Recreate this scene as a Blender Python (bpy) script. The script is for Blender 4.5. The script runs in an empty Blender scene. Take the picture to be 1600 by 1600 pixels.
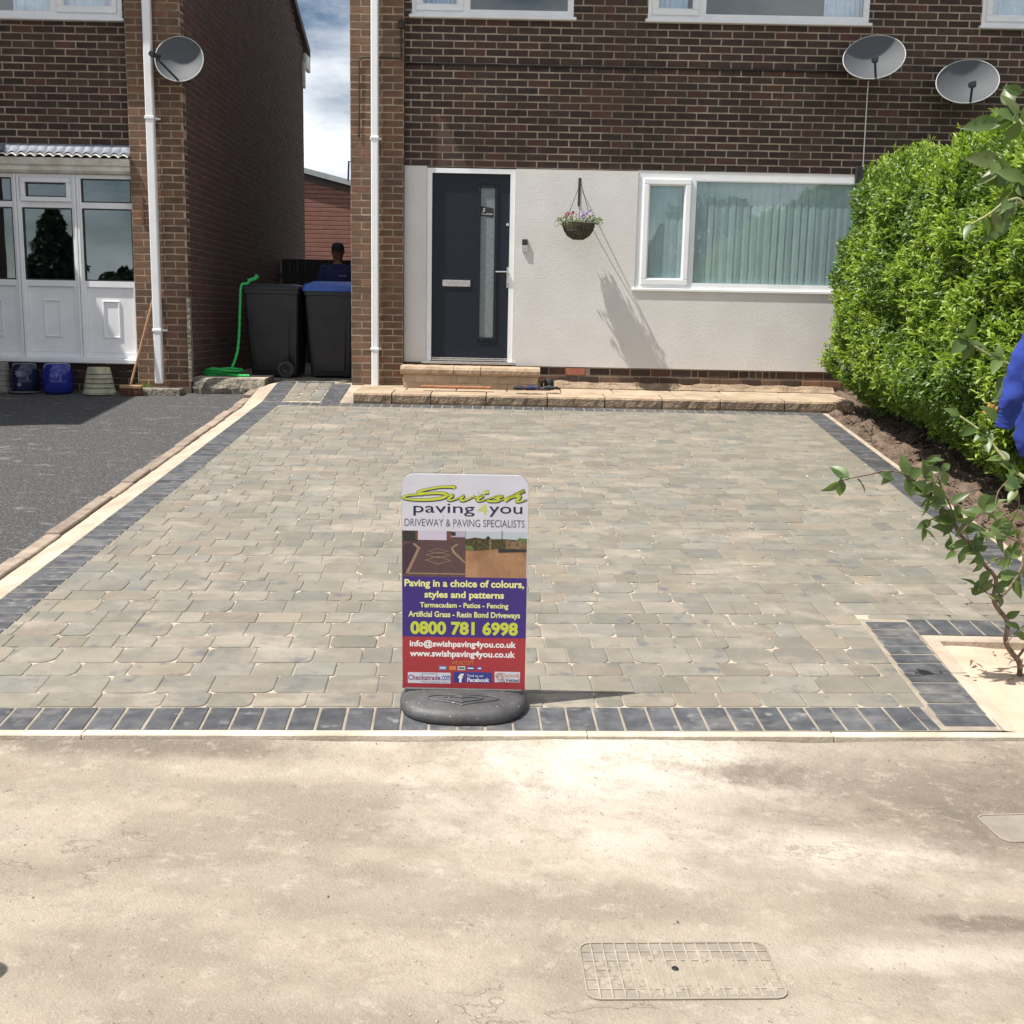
import bpy, math, random
import numpy as np
from math import sin, cos, pi, radians, tan, sqrt, atan2
from mathutils import Vector, Matrix, noise
R = random.Random(7)
C = bpy.context.scene.collection
SC = bpy.context.scene
# ------------------------------------------------------------------ camera
F_PX, TH, RHO, CAMZ, SL = 1726.0, radians(10), .02, 1.49, .0778
cd = bpy.data.cameras.new('camera'); cam = bpy.data.objects.new('camera', cd); C.objects.link(cam)
cd.sensor_width = 36; cd.lens = 36*F_PX/1600; cd.clip_start = .05; cd.clip_end = 600
cam.matrix_world = Matrix.Translation((0, 0, CAMZ)) @ Matrix.Rotation(pi/2-TH, 4, 'X') @ Matrix.Rotation(RHO, 4, 'Z')
SC.camera = cam
# ------------------------------------------------------------------ sun, sky, exposure
AZ, EL = radians(18), radians(60.4)
sd = Vector((cos(AZ)*cos(EL), sin(AZ)*cos(EL), -sin(EL)))
ld = bpy.data.lights.new('sun', 'SUN'); ld.energy = 5.0; ld.angle = radians(.53); ld.color = (1, .95, .87)
lo = bpy.data.objects.new('sun', ld); C.objects.link(lo); lo.rotation_euler = sd.to_track_quat('-Z', 'Y').to_euler(); lo.location = (-10, -4, 20)
w = bpy.data.worlds.new('World'); SC.world = w; w.use_nodes = True
nt = w.node_tree; nt.nodes.clear(); N = nt.nodes.new; L = nt.links.new
sky = N('ShaderNodeTexSky'); sky.sky_type = 'NISHITA'; sky.sun_disc = False; sky.sun_elevation = EL; sky.sun_rotation = atan2(-sd.x, -sd.y)
sky.air_density = 1.0; sky.dust_density = .3; sky.ozone_density = 1.0
tc = N('ShaderNodeTexCoord'); mp = N('ShaderNodeMapping'); mp.inputs['Scale'].default_value = (1, 1, 2.6); mp.inputs['Location'].default_value = (.35, .2, .1)
L(tc.outputs['Generated'], mp.inputs['Vector'])
nz = N('ShaderNodeTexNoise'); nz.inputs['Scale'].default_value = 2.6; nz.inputs['Detail'].default_value = 8; nz.inputs['Roughness'].default_value = .58
L(mp.outputs['Vector'], nz.inputs['Vector'])
rp = N('ShaderNodeValToRGB'); rp.color_ramp.elements[0].position = .41; rp.color_ramp.elements[1].position = .57
L(nz.outputs['Fac'], rp.inputs['Fac'])
mx = N('ShaderNodeMix'); mx.data_type = 'RGBA'; L(rp.outputs['Color'], mx.inputs['Factor']); L(sky.outputs['Color'], mx.inputs['A'])
mx.inputs['B'].default_value = (15, 15.4, 16, 1)
bg = N('ShaderNodeBackground'); bg.inputs['Strength'].default_value = .05; L(mx.outputs['Result'], bg.inputs['Color'])
wo = N('ShaderNodeOutputWorld'); L(bg.outputs['Background'], wo.inputs['Surface'])
SC.view_settings.view_transform = 'Standard'; SC.view_settings.look = 'None'; SC.view_settings.exposure = .60; SC.view_settings.gamma = 1
SC.view_settings.use_curve_mapping = False
# ------------------------------------------------------------------ photo survey: sight lines to real planes
def sight(px, py):
    a = (px-800)/F_PX; b = (800-py)/F_PX
    r = a*cos(RHO)-b*sin(RHO); u = a*sin(RHO)+b*cos(RHO)
    return Vector((r, cos(TH)+u*sin(TH), -sin(TH)+u*cos(TH)))
def on_drive(px, py, dz=0):
    d = sight(px, py); t = (CAMZ-dz+SL*3.84)/(SL*d.y-d.z); return Vector((0, 0, CAMZ))+d*t
def on_level(px, py, z):
    d = sight(px, py); t = (z-CAMZ)/d.z; return Vector((0, 0, CAMZ))+d*t
def on_wall(px, py, Y=12.3):
    d = sight(px, py); return Vector((0, 0, CAMZ))+d*(Y/d.y)
def on_side(px, py, X):
    d = sight(px, py); return Vector((0, 0, CAMZ))+d*(X/d.x)
YK = 11.38
def gz(Y):
    if Y < YK: return SL*(Y-3.84)
    z0 = SL*(YK-3.84)
    return z0+min(Y-YK, .85)*.172
# ------------------------------------------------------------------ object helpers
def link(o, parent=None):
    C.objects.link(o)
    if parent is not None:
        o.parent = parent
        if parent.parent is None and parent.type == 'EMPTY': o.matrix_parent_inverse = parent['_inv_m'] if False else Matrix.Translation(-Vector(parent.location))
    return o
def thing(name, label, cat, loc=(0, 0, 0), group=None):
    o = bpy.data.objects.new(name, None); o.location = loc; o.empty_display_size = .1
    C.objects.link(o); o['label'] = label; o['category'] = cat
    if group: o['group'] = group
    return o
def tag(o, label, cat, group=None):
    o['label'] = label; o['category'] = cat
    if group: o['group'] = group
    return o
class MB:
    def __init__(s): s.v = []; s.f = []; s.m = []; s.r = []; s.cm = 0; s.cr = None; s.smooth = False
    def add(s, vs, fs):
        n = len(s.v); s.v += [tuple(v) for v in vs]
        for f in fs: s.f.append(tuple(i+n for i in f)); s.m.append(s.cm); s.r.append(s.cr if s.cr is not None else 0.)
        return s
    def box(s, x0, x1, y0, y1, z0, z1, M=None):
        vs = [Vector((x, y, z)) for x in (x0, x1) for y in (y0, y1) for z in (z0, z1)]
        if M: vs = [M @ v for v in vs]
        return s.add(vs, [(0, 1, 3, 2), (4, 6, 7, 5), (0, 4, 5, 1), (2, 3, 7, 6), (0, 2, 6, 4), (1, 5, 7, 3)])
    def bbox(s, x0, x1, y0, y1, z0, z1, b=.006, M=None):
        """box with chamfered edges"""
        vs = []; fs = []
        def P(x, y, z): vs.append(Vector((x, y, z))); return len(vs)-1
        I = {}
        X = (x0, x1); Y = (y0, y1); Z = (z0, z1)
        for i in (0, 1):
            for j in (0, 1):
                for k in (0, 1):
                    dx = b if i == 0 else -b; dy = b if j == 0 else -b; dz = b if k == 0 else -b
                    I[i, j, k, 0] = P(X[i], Y[j]+dy, Z[k]+dz); I[i, j, k, 1] = P(X[i]+dx, Y[j], Z[k]+dz); I[i, j, k, 2] = P(X[i]+dx, Y[j]+dy, Z[k])
        q = [(0, 0), (0, 1), (1, 1), (1, 0)]
        for i in (0, 1):
            a = [I[i, j, k, 0] for j, k in q]; fs.append(a if i else a[::-1])
            a = [I[j, i, k, 1] for j, k in q]; fs.append(a[::-1] if i else a)
            a = [I[j, k, i, 2] for j, k in q]; fs.append(a if i else a[::-1])
        for i in (0, 1):
            for j in (0, 1):
                a = [I[i, j, 0, 0], I[i, j, 1, 0], I[i, j, 1, 1], I[i, j, 0, 1]]; fs.append(a if (i == j) else a[::-1])
                a = [I[i, 0, j, 0], I[i, 1, j, 0], I[i, 1, j, 2], I[i, 0, j, 2]]; fs.append(a[::-1] if (i == j) else a)
                a = [I[0, i, j, 1], I[1, i, j, 1], I[1, i, j, 2], I[0, i, j, 2]]; fs.append(a if (i == j) else a[::-1])
                for k in (0, 1):
                    a = [I[i, j, k, 0], I[i, j, k, 1], I[i, j, k, 2]]; fs.append(a)
        if M: vs = [M @ v for v in vs]
        return s.add(vs, fs)
    def prism(s, pts, z0, z1, M=None, top=None):
        """pts ccw (x,y); extruded z0..z1; top = inset polygon for the upper face"""
        n = len(pts); tp = top or pts
        vs = [Vector((x, y, z0)) for x, y in pts]+[Vector((x, y, z1)) for x, y in tp]
        if M: vs = [M @ v for v in vs]
        fs = [tuple(range(n-1, -1, -1)), tuple(range(n, 2*n))]+[(i, (i+1) % n, n+(i+1) % n, n+i) for i in range(n)]
        return s.add(vs, fs)
    def tube(s, pts, r, n=8, cap=True, flat=None):
        pts = [Vector(p) for p in pts]; k = len(pts); rr = r if isinstance(r, (list, tuple)) else [r]*k
        up = Vector((0, 0, 1)); vs = []
        t0 = (pts[1]-pts[0]).normalized()
        a = t0.cross(up)
        if a.length < .05: a = t0.cross(Vector((1, 0, 0)))
        a.normalize()
        for i, p in enumerate(pts):
            t = (pts[min(i+1, k-1)]-pts[max(i-1, 0)]).normalized()
            a = (a-t*a.dot(t)).normalized(); b = t.cross(a)
            for j in range(n):
                w_ = 2*pi*j/n; vs.append(p+(a*cos(w_)+b*sin(w_)*(flat or 1))*rr[i])
        fs = [(i*n+j, i*n+(j+1) % n, (i+1)*n+(j+1) % n, (i+1)*n+j) for i in range(k-1) for j in range(n)]
        if cap: fs += [tuple(range(n-1, -1, -1)), tuple((k-1)*n+j for j in range(n))]
        return s.add(vs, fs)
    def lathe(s, prof, n=24, M=None, sx=1, sy=1, cap=True):
        vs = [Vector((r*cos(2*pi*j/n)*sx, r*sin(2*pi*j/n)*sy, z)) for r, z in prof for j in range(n)]
        if M: vs = [M @ v for v in vs]
        k = len(prof)
        fs = [(i*n+j, i*n+(j+1) % n, (i+1)*n+(j+1) % n, (i+1)*n+j) for i in range(k-1) for j in range(n)]
        if cap: fs += [tuple(range(n-1, -1, -1)), tuple((k-1)*n+j for j in range(n))]
        return s.add(vs, fs)
    def loft(s, secs, n=16, cap=True):
        """secs: (centre, ax, ay) vectors"""
        vs = []
        for c, ax, ay in secs:
            c = Vector(c); ax = Vector(ax); ay = Vector(ay)
            for j in range(n): vs.append(c+ax*cos(2*pi*j/n)+ay*sin(2*pi*j/n))
        k = len(secs)
        fs = [(i*n+j, i*n+(j+1) % n, (i+1)*n+(j+1) % n, (i+1)*n+j) for i in range(k-1) for j in range(n)]
        if cap: fs += [tuple(range(n-1, -1, -1)), tuple((k-1)*n+j for j in range(n))]
        return s.add(vs, fs)
    def mesh(s, name, mats, smooth=False):
        me = bpy.data.meshes.new(name); me.from_pydata(s.v, [], s.f)
        for m in (mats if isinstance(mats, (list, tuple)) else [mats]): me.materials.append(m)
        if any(s.m): me.polygons.foreach_set('material_index', s.m)
        if any(s.r):
            at = me.attributes.new('rnd', 'FLOAT', 'FACE'); at.data.foreach_set('value', s.r)
        if smooth: me.polygons.foreach_set('use_smooth', [True]*len(me.polygons))
        me.update(); return me
    def obj(s, name, mats, parent=None, smooth=False, M=None, kind=None):
        o = bpy.data.objects.new(name, s.mesh(name, mats, smooth))
        if M is not None: o.matrix_basis = M
        link(o, parent)
        if kind: o['kind'] = kind
        return o
def put(name, me, M, parent=None):
    o = bpy.data.objects.new(name, me); o.matrix_basis = M; link(o, parent)
    if parent is not None and parent.type == 'EMPTY' and parent.parent is None:
        pass
    return o
# ------------------------------------------------------------------ materials
def rgb(c): return (c[0], c[1], c[2], 1)
def pm(name, cols, scale=8, rough=.8, bump=.0, bs=60, rnd=0, rndcols=None, detail=4, spec=.5, metal=0, var=.0, pos='world', speck=None, bd=.01, ramp=(.35, .65), coat=0, trans=None, dust=None):
    """procedural material. cols: two colours mixed by noise; rndcols: colour ramp stops chosen per piece"""
    m = bpy.data.materials.new(name); m.use_nodes = True; t = m.node_tree; n = t.nodes; l = t.links.new
    b = n['Principled BSDF']; b.inputs['Roughness'].default_value = rough; b.inputs['Metallic'].default_value = metal
    b.inputs['Specular IOR Level'].default_value = spec
    if coat: b.inputs['Coat Weight'].default_value = coat; b.inputs['Coat Roughness'].default_value = .05
    oi = n.new('ShaderNodeObjectInfo'); at = n.new('ShaderNodeAttribute'); at.attribute_name = 'rnd'
    ad = n.new('ShaderNodeMath'); ad.operation = 'ADD'; l(oi.outputs['Random'], ad.inputs[0]); l(at.outputs['Fac'], ad.inputs[1])
    fr = n.new('ShaderNodeMath'); fr.operation = 'FRACT'; l(ad.outputs[0], fr.inputs[0])
    if pos == 'world':
        g = n.new('ShaderNodeNewGeometry'); vec = g.outputs['Position']
    else:
        g = n.new('ShaderNodeTexCoord'); vec = g.outputs['Object']
    if rndcols or var:
        sc = n.new('ShaderNodeVectorMath'); sc.operation = 'MULTIPLY_ADD'; cx = n.new('ShaderNodeCombineXYZ')
        l(fr.outputs[0], cx.inputs[0]); l(fr.outputs[0], cx.inputs[1]); sc.inputs[1].default_value = (31, 47, 0); l(cx.outputs[0], sc.inputs[0]); l(vec, sc.inputs[2]); vec = sc.outputs[0]
    nz = n.new('ShaderNodeTexNoise'); nz.inputs['Scale'].default_value = scale; nz.inputs['Detail'].default_value = detail; nz.inputs['Roughness'].default_value = .6; l(vec, nz.inputs['Vector'])
    mr = n.new('ShaderNodeMapRange'); mr.inputs[1].default_value = ramp[0]; mr.inputs[2].default_value = ramp[1]; l(nz.outputs['Fac'], mr.inputs[0])
    mx = n.new('ShaderNodeMix'); mx.data_type = 'RGBA'; l(mr.outputs[0], mx.inputs['Factor']); mx.inputs['A'].default_value = rgb(cols[0]); mx.inputs['B'].default_value = rgb(cols[1])
    out = mx.outputs['Result']
    if rndcols:
        cr = n.new('ShaderNodeValToRGB'); e = cr.color_ramp.elements; cr.color_ramp.interpolation = 'LINEAR'
        k = len(rndcols)
        while len(e) < k: e.new(.5)
        for i, c in enumerate(rndcols): e[i].position = i/(k-1); e[i].color = rgb(c)
        l(fr.outputs[0], cr.inputs['Fac'])
        m2 = n.new('ShaderNodeMix'); m2.data_type = 'RGBA'; m2.blend_type = 'MIX'; m2.inputs['Factor'].default_value = rnd or .6
        l(out, m2.inputs['A']); l(cr.outputs['Color'], m2.inputs['B']); out = m2.outputs['Result']
    if var:
        wn = n.new('ShaderNodeTexWhiteNoise'); wn.noise_dimensions = '1D'; l(fr.outputs[0], wn.inputs['W'])
        ma = n.new('ShaderNodeMapRange'); ma.inputs[3].default_value = 1-var; ma.inputs[4].default_value = 1+var; l(wn.outputs['Value'], ma.inputs[0])
        hs = n.new('ShaderNodeHueSaturation'); l(ma.outputs[0], hs.inputs['Value']); l(out, hs.inputs['Color']); out = hs.outputs['Color']
    if speck:   # (scale, threshold lo, hi, colour)
        sn = n.new('ShaderNodeTexNoise'); sn.inputs['Scale'].default_value = speck[0]; sn.inputs['Detail'].default_value = 2; l(vec, sn.inputs['Vector'])
        sm = n.new('ShaderNodeMapRange'); sm.inputs[1].default_value = speck[1]; sm.inputs[2].default_value = speck[2]; l(sn.outputs['Fac'], sm.inputs[0])
        m3 = n.new('ShaderNodeMix'); m3.data_type = 'RGBA'; l(sm.outputs[0], m3.inputs['Factor']); l(out, m3.inputs['A']); m3.inputs['B'].default_value = rgb(speck[3]); out = m3.outputs['Result']
    if dust:    # (scale, lo, hi, colour, strength): dry sand swept over the surface, continuous from piece to piece
        g2 = n.new('ShaderNodeNewGeometry'); mp2 = n.new('ShaderNodeMapping'); mp2.inputs['Scale'].default_value = (1, 1.7, 1); mp2.inputs['Rotation'].default_value = (0, 0, .3); l(g2.outputs['Position'], mp2.inputs[0])
        dn = n.new('ShaderNodeTexNoise'); dn.inputs['Scale'].default_value = dust[0]; dn.inputs['Detail'].default_value = 9; dn.inputs['Roughness'].default_value = .68; l(mp2.outputs[0], dn.inputs['Vector'])
        dm = n.new('ShaderNodeMapRange'); dm.inputs[1].default_value = dust[1]; dm.inputs[2].default_value = dust[2]; dm.inputs[4].default_value = dust[4]; l(dn.outputs['Fac'], dm.inputs[0])
        m4 = n.new('ShaderNodeMix'); m4.data_type = 'RGBA'; l(dm.outputs[0], m4.inputs['Factor']); l(out, m4.inputs['A']); m4.inputs['B'].default_value = rgb(dust[3]); out = m4.outputs['Result']
    l(out, b.inputs['Base Color'])
    if bump:
        bn = n.new('ShaderNodeTexNoise'); bn.inputs['Scale'].default_value = bs; bn.inputs['Detail'].default_value = 5; l(vec, bn.inputs['Vector'])
        bp = n.new('ShaderNodeBump'); bp.inputs['Strength'].default_value = bump; bp.inputs['Distance'].default_value = bd; l(bn.outputs['Fac'], bp.inputs['Height']); l(bp.outputs['Normal'], b.inputs['Normal'])
    if trans:
        tr = n.new('ShaderNodeBsdfTranslucent'); tr.inputs['Color'].default_value = rgb(trans)
        ms = n.new('ShaderNodeMixShader'); ms.inputs[0].default_value = .35; l(b.outputs[0], ms.inputs[1]); l(tr.outputs[0], ms.inputs[2]); l(ms.outputs[0], n['Material Output'].inputs[0])
    return m
def flat(name, c, rough=.45, spec=.4): 
    m = bpy.data.materials.new(name); m.use_nodes = True; b = m.node_tree.nodes['Principled BSDF']
    b.inputs['Base Color'].default_value = rgb(c); b.inputs['Roughness'].default_value = rough; b.inputs['Specular IOR Level'].default_value = spec; return m
def glassy(name, tint=(.75, .85, .85), refl=.22, rough=.0):
    m = bpy.data.materials.new(name); m.use_nodes = True; n = m.node_tree.nodes; l = m.node_tree.links.new; n.clear()
    t = n.new('ShaderNodeBsdfTransparent'); t.inputs[0].default_value = rgb(tint); g = n.new('ShaderNodeBsdfGlossy'); g.inputs['Roughness'].default_value = rough; g.inputs['Color'].default_value = (.95, 1, 1, 1)
    nzz = n.new('ShaderNodeTexNoise'); nzz.inputs['Scale'].default_value = 1.3; bp = n.new('ShaderNodeBump'); bp.inputs['Strength'].default_value = .015; bp.inputs['Distance'].default_value = .05; l(nzz.outputs['Fac'], bp.inputs['Height']); l(bp.outputs[0], g.inputs['Normal'])
    gm = n.new('ShaderNodeNewGeometry'); dt = n.new('ShaderNodeVectorMath'); dt.operation = 'DOT_PRODUCT'; l(gm.outputs['Incoming'], dt.inputs[0]); l(gm.outputs['Normal'], dt.inputs[1])
    def mm(op, x, y_):
        q = n.new('ShaderNodeMath'); q.operation = op; q.use_clamp = op == 'ADD'
        for k_, v_ in ((0, x), (1, y_)):
            if isinstance(v_, (int, float)): q.inputs[k_].default_value = v_
            else: l(v_, q.inputs[k_])
        return q
    cs = mm('ABSOLUTE', dt.outputs['Value'], 0); om = mm('SUBTRACT', 1, cs.outputs[0]); pw_ = mm('POWER', om.outputs[0], 5); sc_ = mm('MULTIPLY', pw_.outputs[0], .5); a = mm('ADD', sc_.outputs[0], .03+refl)
    s = n.new('ShaderNodeMixShader'); l(a.outputs[0], s.inputs[0]); l(t.outputs[0], s.inputs[1]); l(g.outputs[0], s.inputs[2])
    o = n.new('ShaderNodeOutputMaterial'); l(s.outputs[0], o.inputs[0]); return m
M = {}
M['brick'] = pm('facade_brick', [(.024, .015, .012), (.07, .042, .031)], 9, .85, .5, 90, .62, [(.026, .017, .014), (.050, .030, .022), (.034, .022, .018), (.072, .036, .026), (.052, .036, .026), (.12, .052, .036), (.044, .028, .021), (.09, .055, .036), (.028, .018, .015)], bd=.005, dust=(1.6, .55, .74, (.16, .10, .075), .4))
M['brick_tan'] = pm('pier_brick', [(.085, .048, .03), (.20, .115, .066)], 9, .85, .5, 90, .55, [(.08, .048, .032), (.19, .095, .056), (.13, .075, .045), (.22, .125, .07), (.10, .066, .045), (.24, .105, .065), (.08, .052, .036)], bd=.005, dust=(2.2, .50, .72, (.06, .045, .035), .6))
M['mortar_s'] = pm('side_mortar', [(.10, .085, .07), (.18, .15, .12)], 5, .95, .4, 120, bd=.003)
M['mortar'] = pm('mortar', [(.27, .215, .16), (.44, .36, .275)], 5, .95, .4, 120, bd=.003, dust=(1.1, .44, .66, (.13, .105, .08), .85))
M['mortar_d'] = pm('pier_mortar', [(.28, .22, .155), (.44, .35, .26)], 6, .95, .4, 120, bd=.003, dust=(1.5, .46, .66, (.12, .095, .07), .8))
M['render'] = pm('stucco_render', [(.62, .60, .585), (.66, .645, .635)], 3, .9, .32, 60, bd=.006, detail=3)
M['upvc'] = pm('white_upvc', [(.76, .78, .80), (.83, .84, .86)], 5, .35)
M['upvc_old'] = pm('aged_white_plastic', [(.55, .52, .45), (.78, .77, .72)], 6, .5)
M['lead'] = pm('lead_flashing', [(.12, .135, .17), (.20, .22, .27)], 12, .45)
M['door'] = pm('anthracite_door', [(.009, .013, .022), (.012, .017, .027)], 30, .4, .1, 300, spec=.3)
M['chrome'] = pm('brushed_metal', [(.6, .6, .6), (.75, .75, .75)], 40, .25, metal=1)
M['black'] = pm('black_plastic', [(.012, .012, .014), (.03, .03, .033)], 8, .4)
M['binbody'] = pm('bin_plastic', [(.009, .011, .015), (.017, .019, .024)], 6, .42)
M['blue_lid'] = pm('blue_plastic', [(.015, .07, .36), (.03, .12, .5)], 6, .4)
M['green_hose'] = pm('green_hose', [(.01, .32, .06), (.03, .55, .12)], 60, .5, .5, 200)
M['tarmac'] = pm('tarmac', [(.05, .05, .052), (.085, .084, .084)], 45, .9, 1, 110, speck=(75, .62, .70, (.30, .29, .28)), bd=.02, ramp=(.4, .6), dust=(4.5, .58, .66, (.22, .205, .19), .75))
M['base'] = pm('driveway_bedding', [(.19, .168, .132), (.38, .32, .25)], 1.7, .95, .4, 90, bd=.004, dust=(2.2, .42, .56, (.44, .37, .29), .95))
M['joint_sand'] = pm('joint_sand', [(.21, .18, .145), (.31, .265, .21)], 8, .95, .4, 200, bd=.003)
M['cobble'] = pm('cobble_block', [(.142, .134, .112), (.232, .208, .172)], 6, .85, .45, 140, .5, [(.178, .166, .13), (.19, .174, .138), (.160, .160, .145), (.22, .18, .13), (.172, .162, .132), (.205, .182, .148), (.152, .155, .146), (.185, .170, .130)], var=.13, bd=.005, speck=(9, .60, .75, (.115, .115, .118)), dust=(2.0, .53, .70, (.36, .31, .255), .65))
M['border'] = pm('charcoal_block', [(.045, .048, .056), (.09, .092, .10)], 12, .62, .35, 160, var=.22, bd=.003, speck=(16, .62, .8, (.20, .20, .20)), dust=(2.5, .54, .74, (.30, .27, .24), .5))
M['kerb'] = pm('concrete_edging', [(.36, .31, .24), (.56, .50, .41)], 4, .95, .6, 90, var=.15, bd=.004)
M['oldedge'] = pm('old_edging_stone', [(.20, .155, .12), (.31, .25, .20)], 8, .95, .6, 90, var=.15, bd=.005)
M['haunch'] = pm('mortar_haunch', [(.33, .265, .205), (.48, .40, .32)], 4, .95, .6, 50, bd=.008)
M['sandbed'] = pm('pink_sand', [(.44, .325, .24), (.55, .42, .32)], 3, .95, .5, 60, bd=.008)
M['soil'] = pm('garden_soil', [(.075, .05, .035), (.19, .135, .10)], 9, 1, .9, 40, bd=.03)
M['terrace'] = pm('sandstone_slab', [(.30, .225, .155), (.44, .345, .245)], 5, .9, .6, 60, var=.12, bd=.005)
M['terrace_f'] = pm('rough_stone_face', [(.20, .145, .10), (.35, .26, .18)], 9, .95, 1, 45, var=.12, bd=.015)
M['stepbrick'] = pm('buff_brick', [(.33, .235, .155), (.46, .35, .25)], 8, .9, .4, 90, var=.12, bd=.004)
M['wood'] = pm('wood', [(.30, .17, .09), (.42, .26, .15)], 20, .7, .3, 80)
M['rustwood'] = pm('red_brown_plank', [(.28, .11, .05), (.42, .18, .09)], 12, .75, .3, 80)
M['dish'] = pm('dish_mesh_grey', [(.07, .077, .086), (.095, .104, .115)], 300, .55, .3, 500, spec=.3)
M['dishrim'] = pm('dish_rim', [(.3, .31, .32), (.42, .43, .44)], 30, .4)
M['boards'] = pm('red_brown_board', [(.20, .085, .062), (.25, .11, .08)], 6, .6, var=.08)
M['fascia'] = pm('grey_fascia', [(.30, .34, .34), (.38, .42, .42)], 5, .6)
M['darkfascia'] = pm('brown_fascia', [(.05, .035, .03), (.08, .055, .05)], 5, .6)
M['gate'] = pm('dark_gate', [(.015, .014, .014), (.03, .028, .026)], 8, .8)
M['roof'] = pm('roof_tile', [(.07, .055, .05), (.12, .09, .08)], 8, .85, .4, 60)
M['plaster'] = pm('inner_plaster', [(.35, .35, .34), (.42, .42, .40)], 3, .9)
M['blind'] = pm('vertical_blind', [(.37, .47, .47), (.42, .52, .52)], 4, .8, var=.04)
M['curtain'] = pm('net_curtain', [(.55, .66, .78), (.72, .82, .92)], 10, .8)
M['glass'] = glassy('window_glass', (.97, .99, 1.), .05)
M['glassd'] = glassy('porch_glass', (.32, .45, .52), .16)
M['frost'] = pm('frosted_glass', [(.15, .18, .19), (.20, .235, .24)], 30, .28)
M['skin'] = pm('skin', [(.22, .12, .08), (.28, .16, .11)], 20, .6)
M['navy'] = pm('navy_cloth', [(.012, .02, .075), (.02, .03, .10)], 20, .9, .3, 150)
M['blackcloth'] = pm('black_cloth', [(.012, .012, .015), (.02, .02, .026)], 20, .8)
M['royal'] = pm('royal_blue_fleece', [(.009, .024, .17), (.018, .042, .25)], 14, .95, .4, 120, bd=.004)
M['hedge_core'] = pm('hedge_dark_core', [(.010, .016, .005), (.025, .035, .010)], 8, 1)
M['leafA'] = pm('hedge_young_leaf', [(.18, .28, .02), (.31, .40, .04)], 5, .46, rndcols=[(.13, .24, .018), (.24, .35, .03), (.38, .46, .09), (.16, .27, .02), (.10, .19, .02)], rnd=.55, spec=.55, trans=(.36, .55, .05))
M['leafB'] = pm('hedge_old_leaf', [(.05, .105, .015), (.10, .17, .025)], 5, .42, rndcols=[(.045, .10, .012), (.10, .17, .02), (.17, .25, .035), (.06, .12, .015)], rnd=.55, spec=.6, trans=(.16, .30, .03))
M['crown_dark'] = pm('dark_crown', [(.018, .032, .012), (.045, .07, .028)], 3, .7)
M['leafC'] = pm('shrub_leaf', [(.07, .12, .035), (.12, .18, .05)], 22, .42, rndcols=[(.035, .075, .02), (.07, .12, .03), (.13, .18, .05), (.05, .09, .025), (.16, .15, .06)], rnd=.65, spec=.6, trans=(.16, .28, .04))
M['deadleaf'] = pm('dead_leaf', [(.30, .08, .04), (.40, .16, .08)], 30, .7)
M['bark'] = pm('bark', [(.10, .07, .05), (.24, .17, .12)], 30, .9, .8, 80)
M['twig'] = pm('green_twig', [(.22, .24, .10), (.34, .34, .18)], 30, .7)
M['rubber'] = pm('recycled_rubber', [(.05, .05, .053), (.085, .085, .09)], 9, .55, .5, 140, speck=(90, .70, .74, (.4, .4, .4)), bd=.003)
M['iron'] = pm('black_iron', [(.015, .014, .014), (.04, .035, .03)], 30, .6)
M['rust'] = pm('rusty_iron', [(.10, .045, .03), (.16, .08, .05)], 30, .9)
M['coir'] = pm('basket_liner', [(.06, .05, .035), (.14, .115, .08)], 30, .95, .8, 150)
M['potnavy'] = pm('navy_glaze', [(.008, .012, .035), (.015, .02, .06)], 8, .15)
M['potblue'] = pm('cobalt_glaze', [(.012, .015, .14), (.02, .03, .25)], 5, .12)
M['potgrey'] = pm('grey_stone_pot', [(.14, .13, .12), (.22, .21, .19)], 9, .8, .3, 80)
M['potstripe'] = pm('striped_stone_pot', [(.30, .29, .20), (.50, .48, .36)], 9, .7, .3, 60)
M['cover_dull'] = pm('cover_dull', [(.19, .165, .135), (.26, .225, .185)], 9, .9, .3, 120, bd=.002)
M['cover_rib'] = pm('cover_rib', [(.26, .225, .18), (.36, .31, .25)], 14, .9, .3, 120, bd=.002)
M['cover_sand'] = pm('cover_sand', [(.25, .215, .17), (.31, .265, .21)], 14, .95, .3, 120, bd=.002)
M['cover'] = pm('cover_metal', [(.20, .175, .145), (.27, .235, .195)], 14, .9, .5, 120, bd=.003)
M['cable'] = pm('black_cable', [(.012, .012, .012), (.03, .03, .03)], 10, .6)
M['slab'] = pm('broken_concrete', [(.12, .105, .085), (.30, .27, .22)], 8, 1, 1, 30, bd=.03)
M['brickred'] = pm('terracotta', [(.28, .09, .06), (.38, .14, .09)], 20, .9)
M['white_print'] = pm('print_white', [(.56, .57, .64), (.62, .63, .70)], 6, .35, speck=(45, .68, .74, (.42, .42, .46)))
# ------------------------------------------------------------------ brickwork
def cells(us, zs, holes):
    for a, b in zip(us, us[1:]):
        for c, d in zip(zs, zs[1:]):
            um, zm = (a+b)/2, (c+d)/2
            if not any(h[0] < um < h[1] and h[2] < zm < h[3] for h in holes): yield a, b, c, d
def wall_backing(name, parent, O, U, Nn, u0, u1, z0, z1, holes, mat, thick=.1, rec=.0016, clip=None):
    """mortar body of a brick wall: O origin, U along, Nn outward"""
    mb = MB(); us = sorted({u0, u1, *[h[i] for h in holes for i in (0, 1) if u0 < h[i] < u1]}); zs = sorted({z0, z1, *[h[i] for h in holes for i in (2, 3) if z0 < h[i] < z1]})
    for a, b, c, d in cells(us, zs, holes):
        vs = [O+U*u+Nn*n_+Vector((0, 0, z)) for u in (a, b) for n_ in (-thick, -rec) for z in (c, d)]
        mb.add(vs, [(0, 1, 3, 2), (4, 6, 7, 5), (0, 4, 5, 1), (2, 3, 7, 6), (0, 2, 6, 4), (1, 5, 7, 3)])
    return mb.obj(name, mat, parent)
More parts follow.
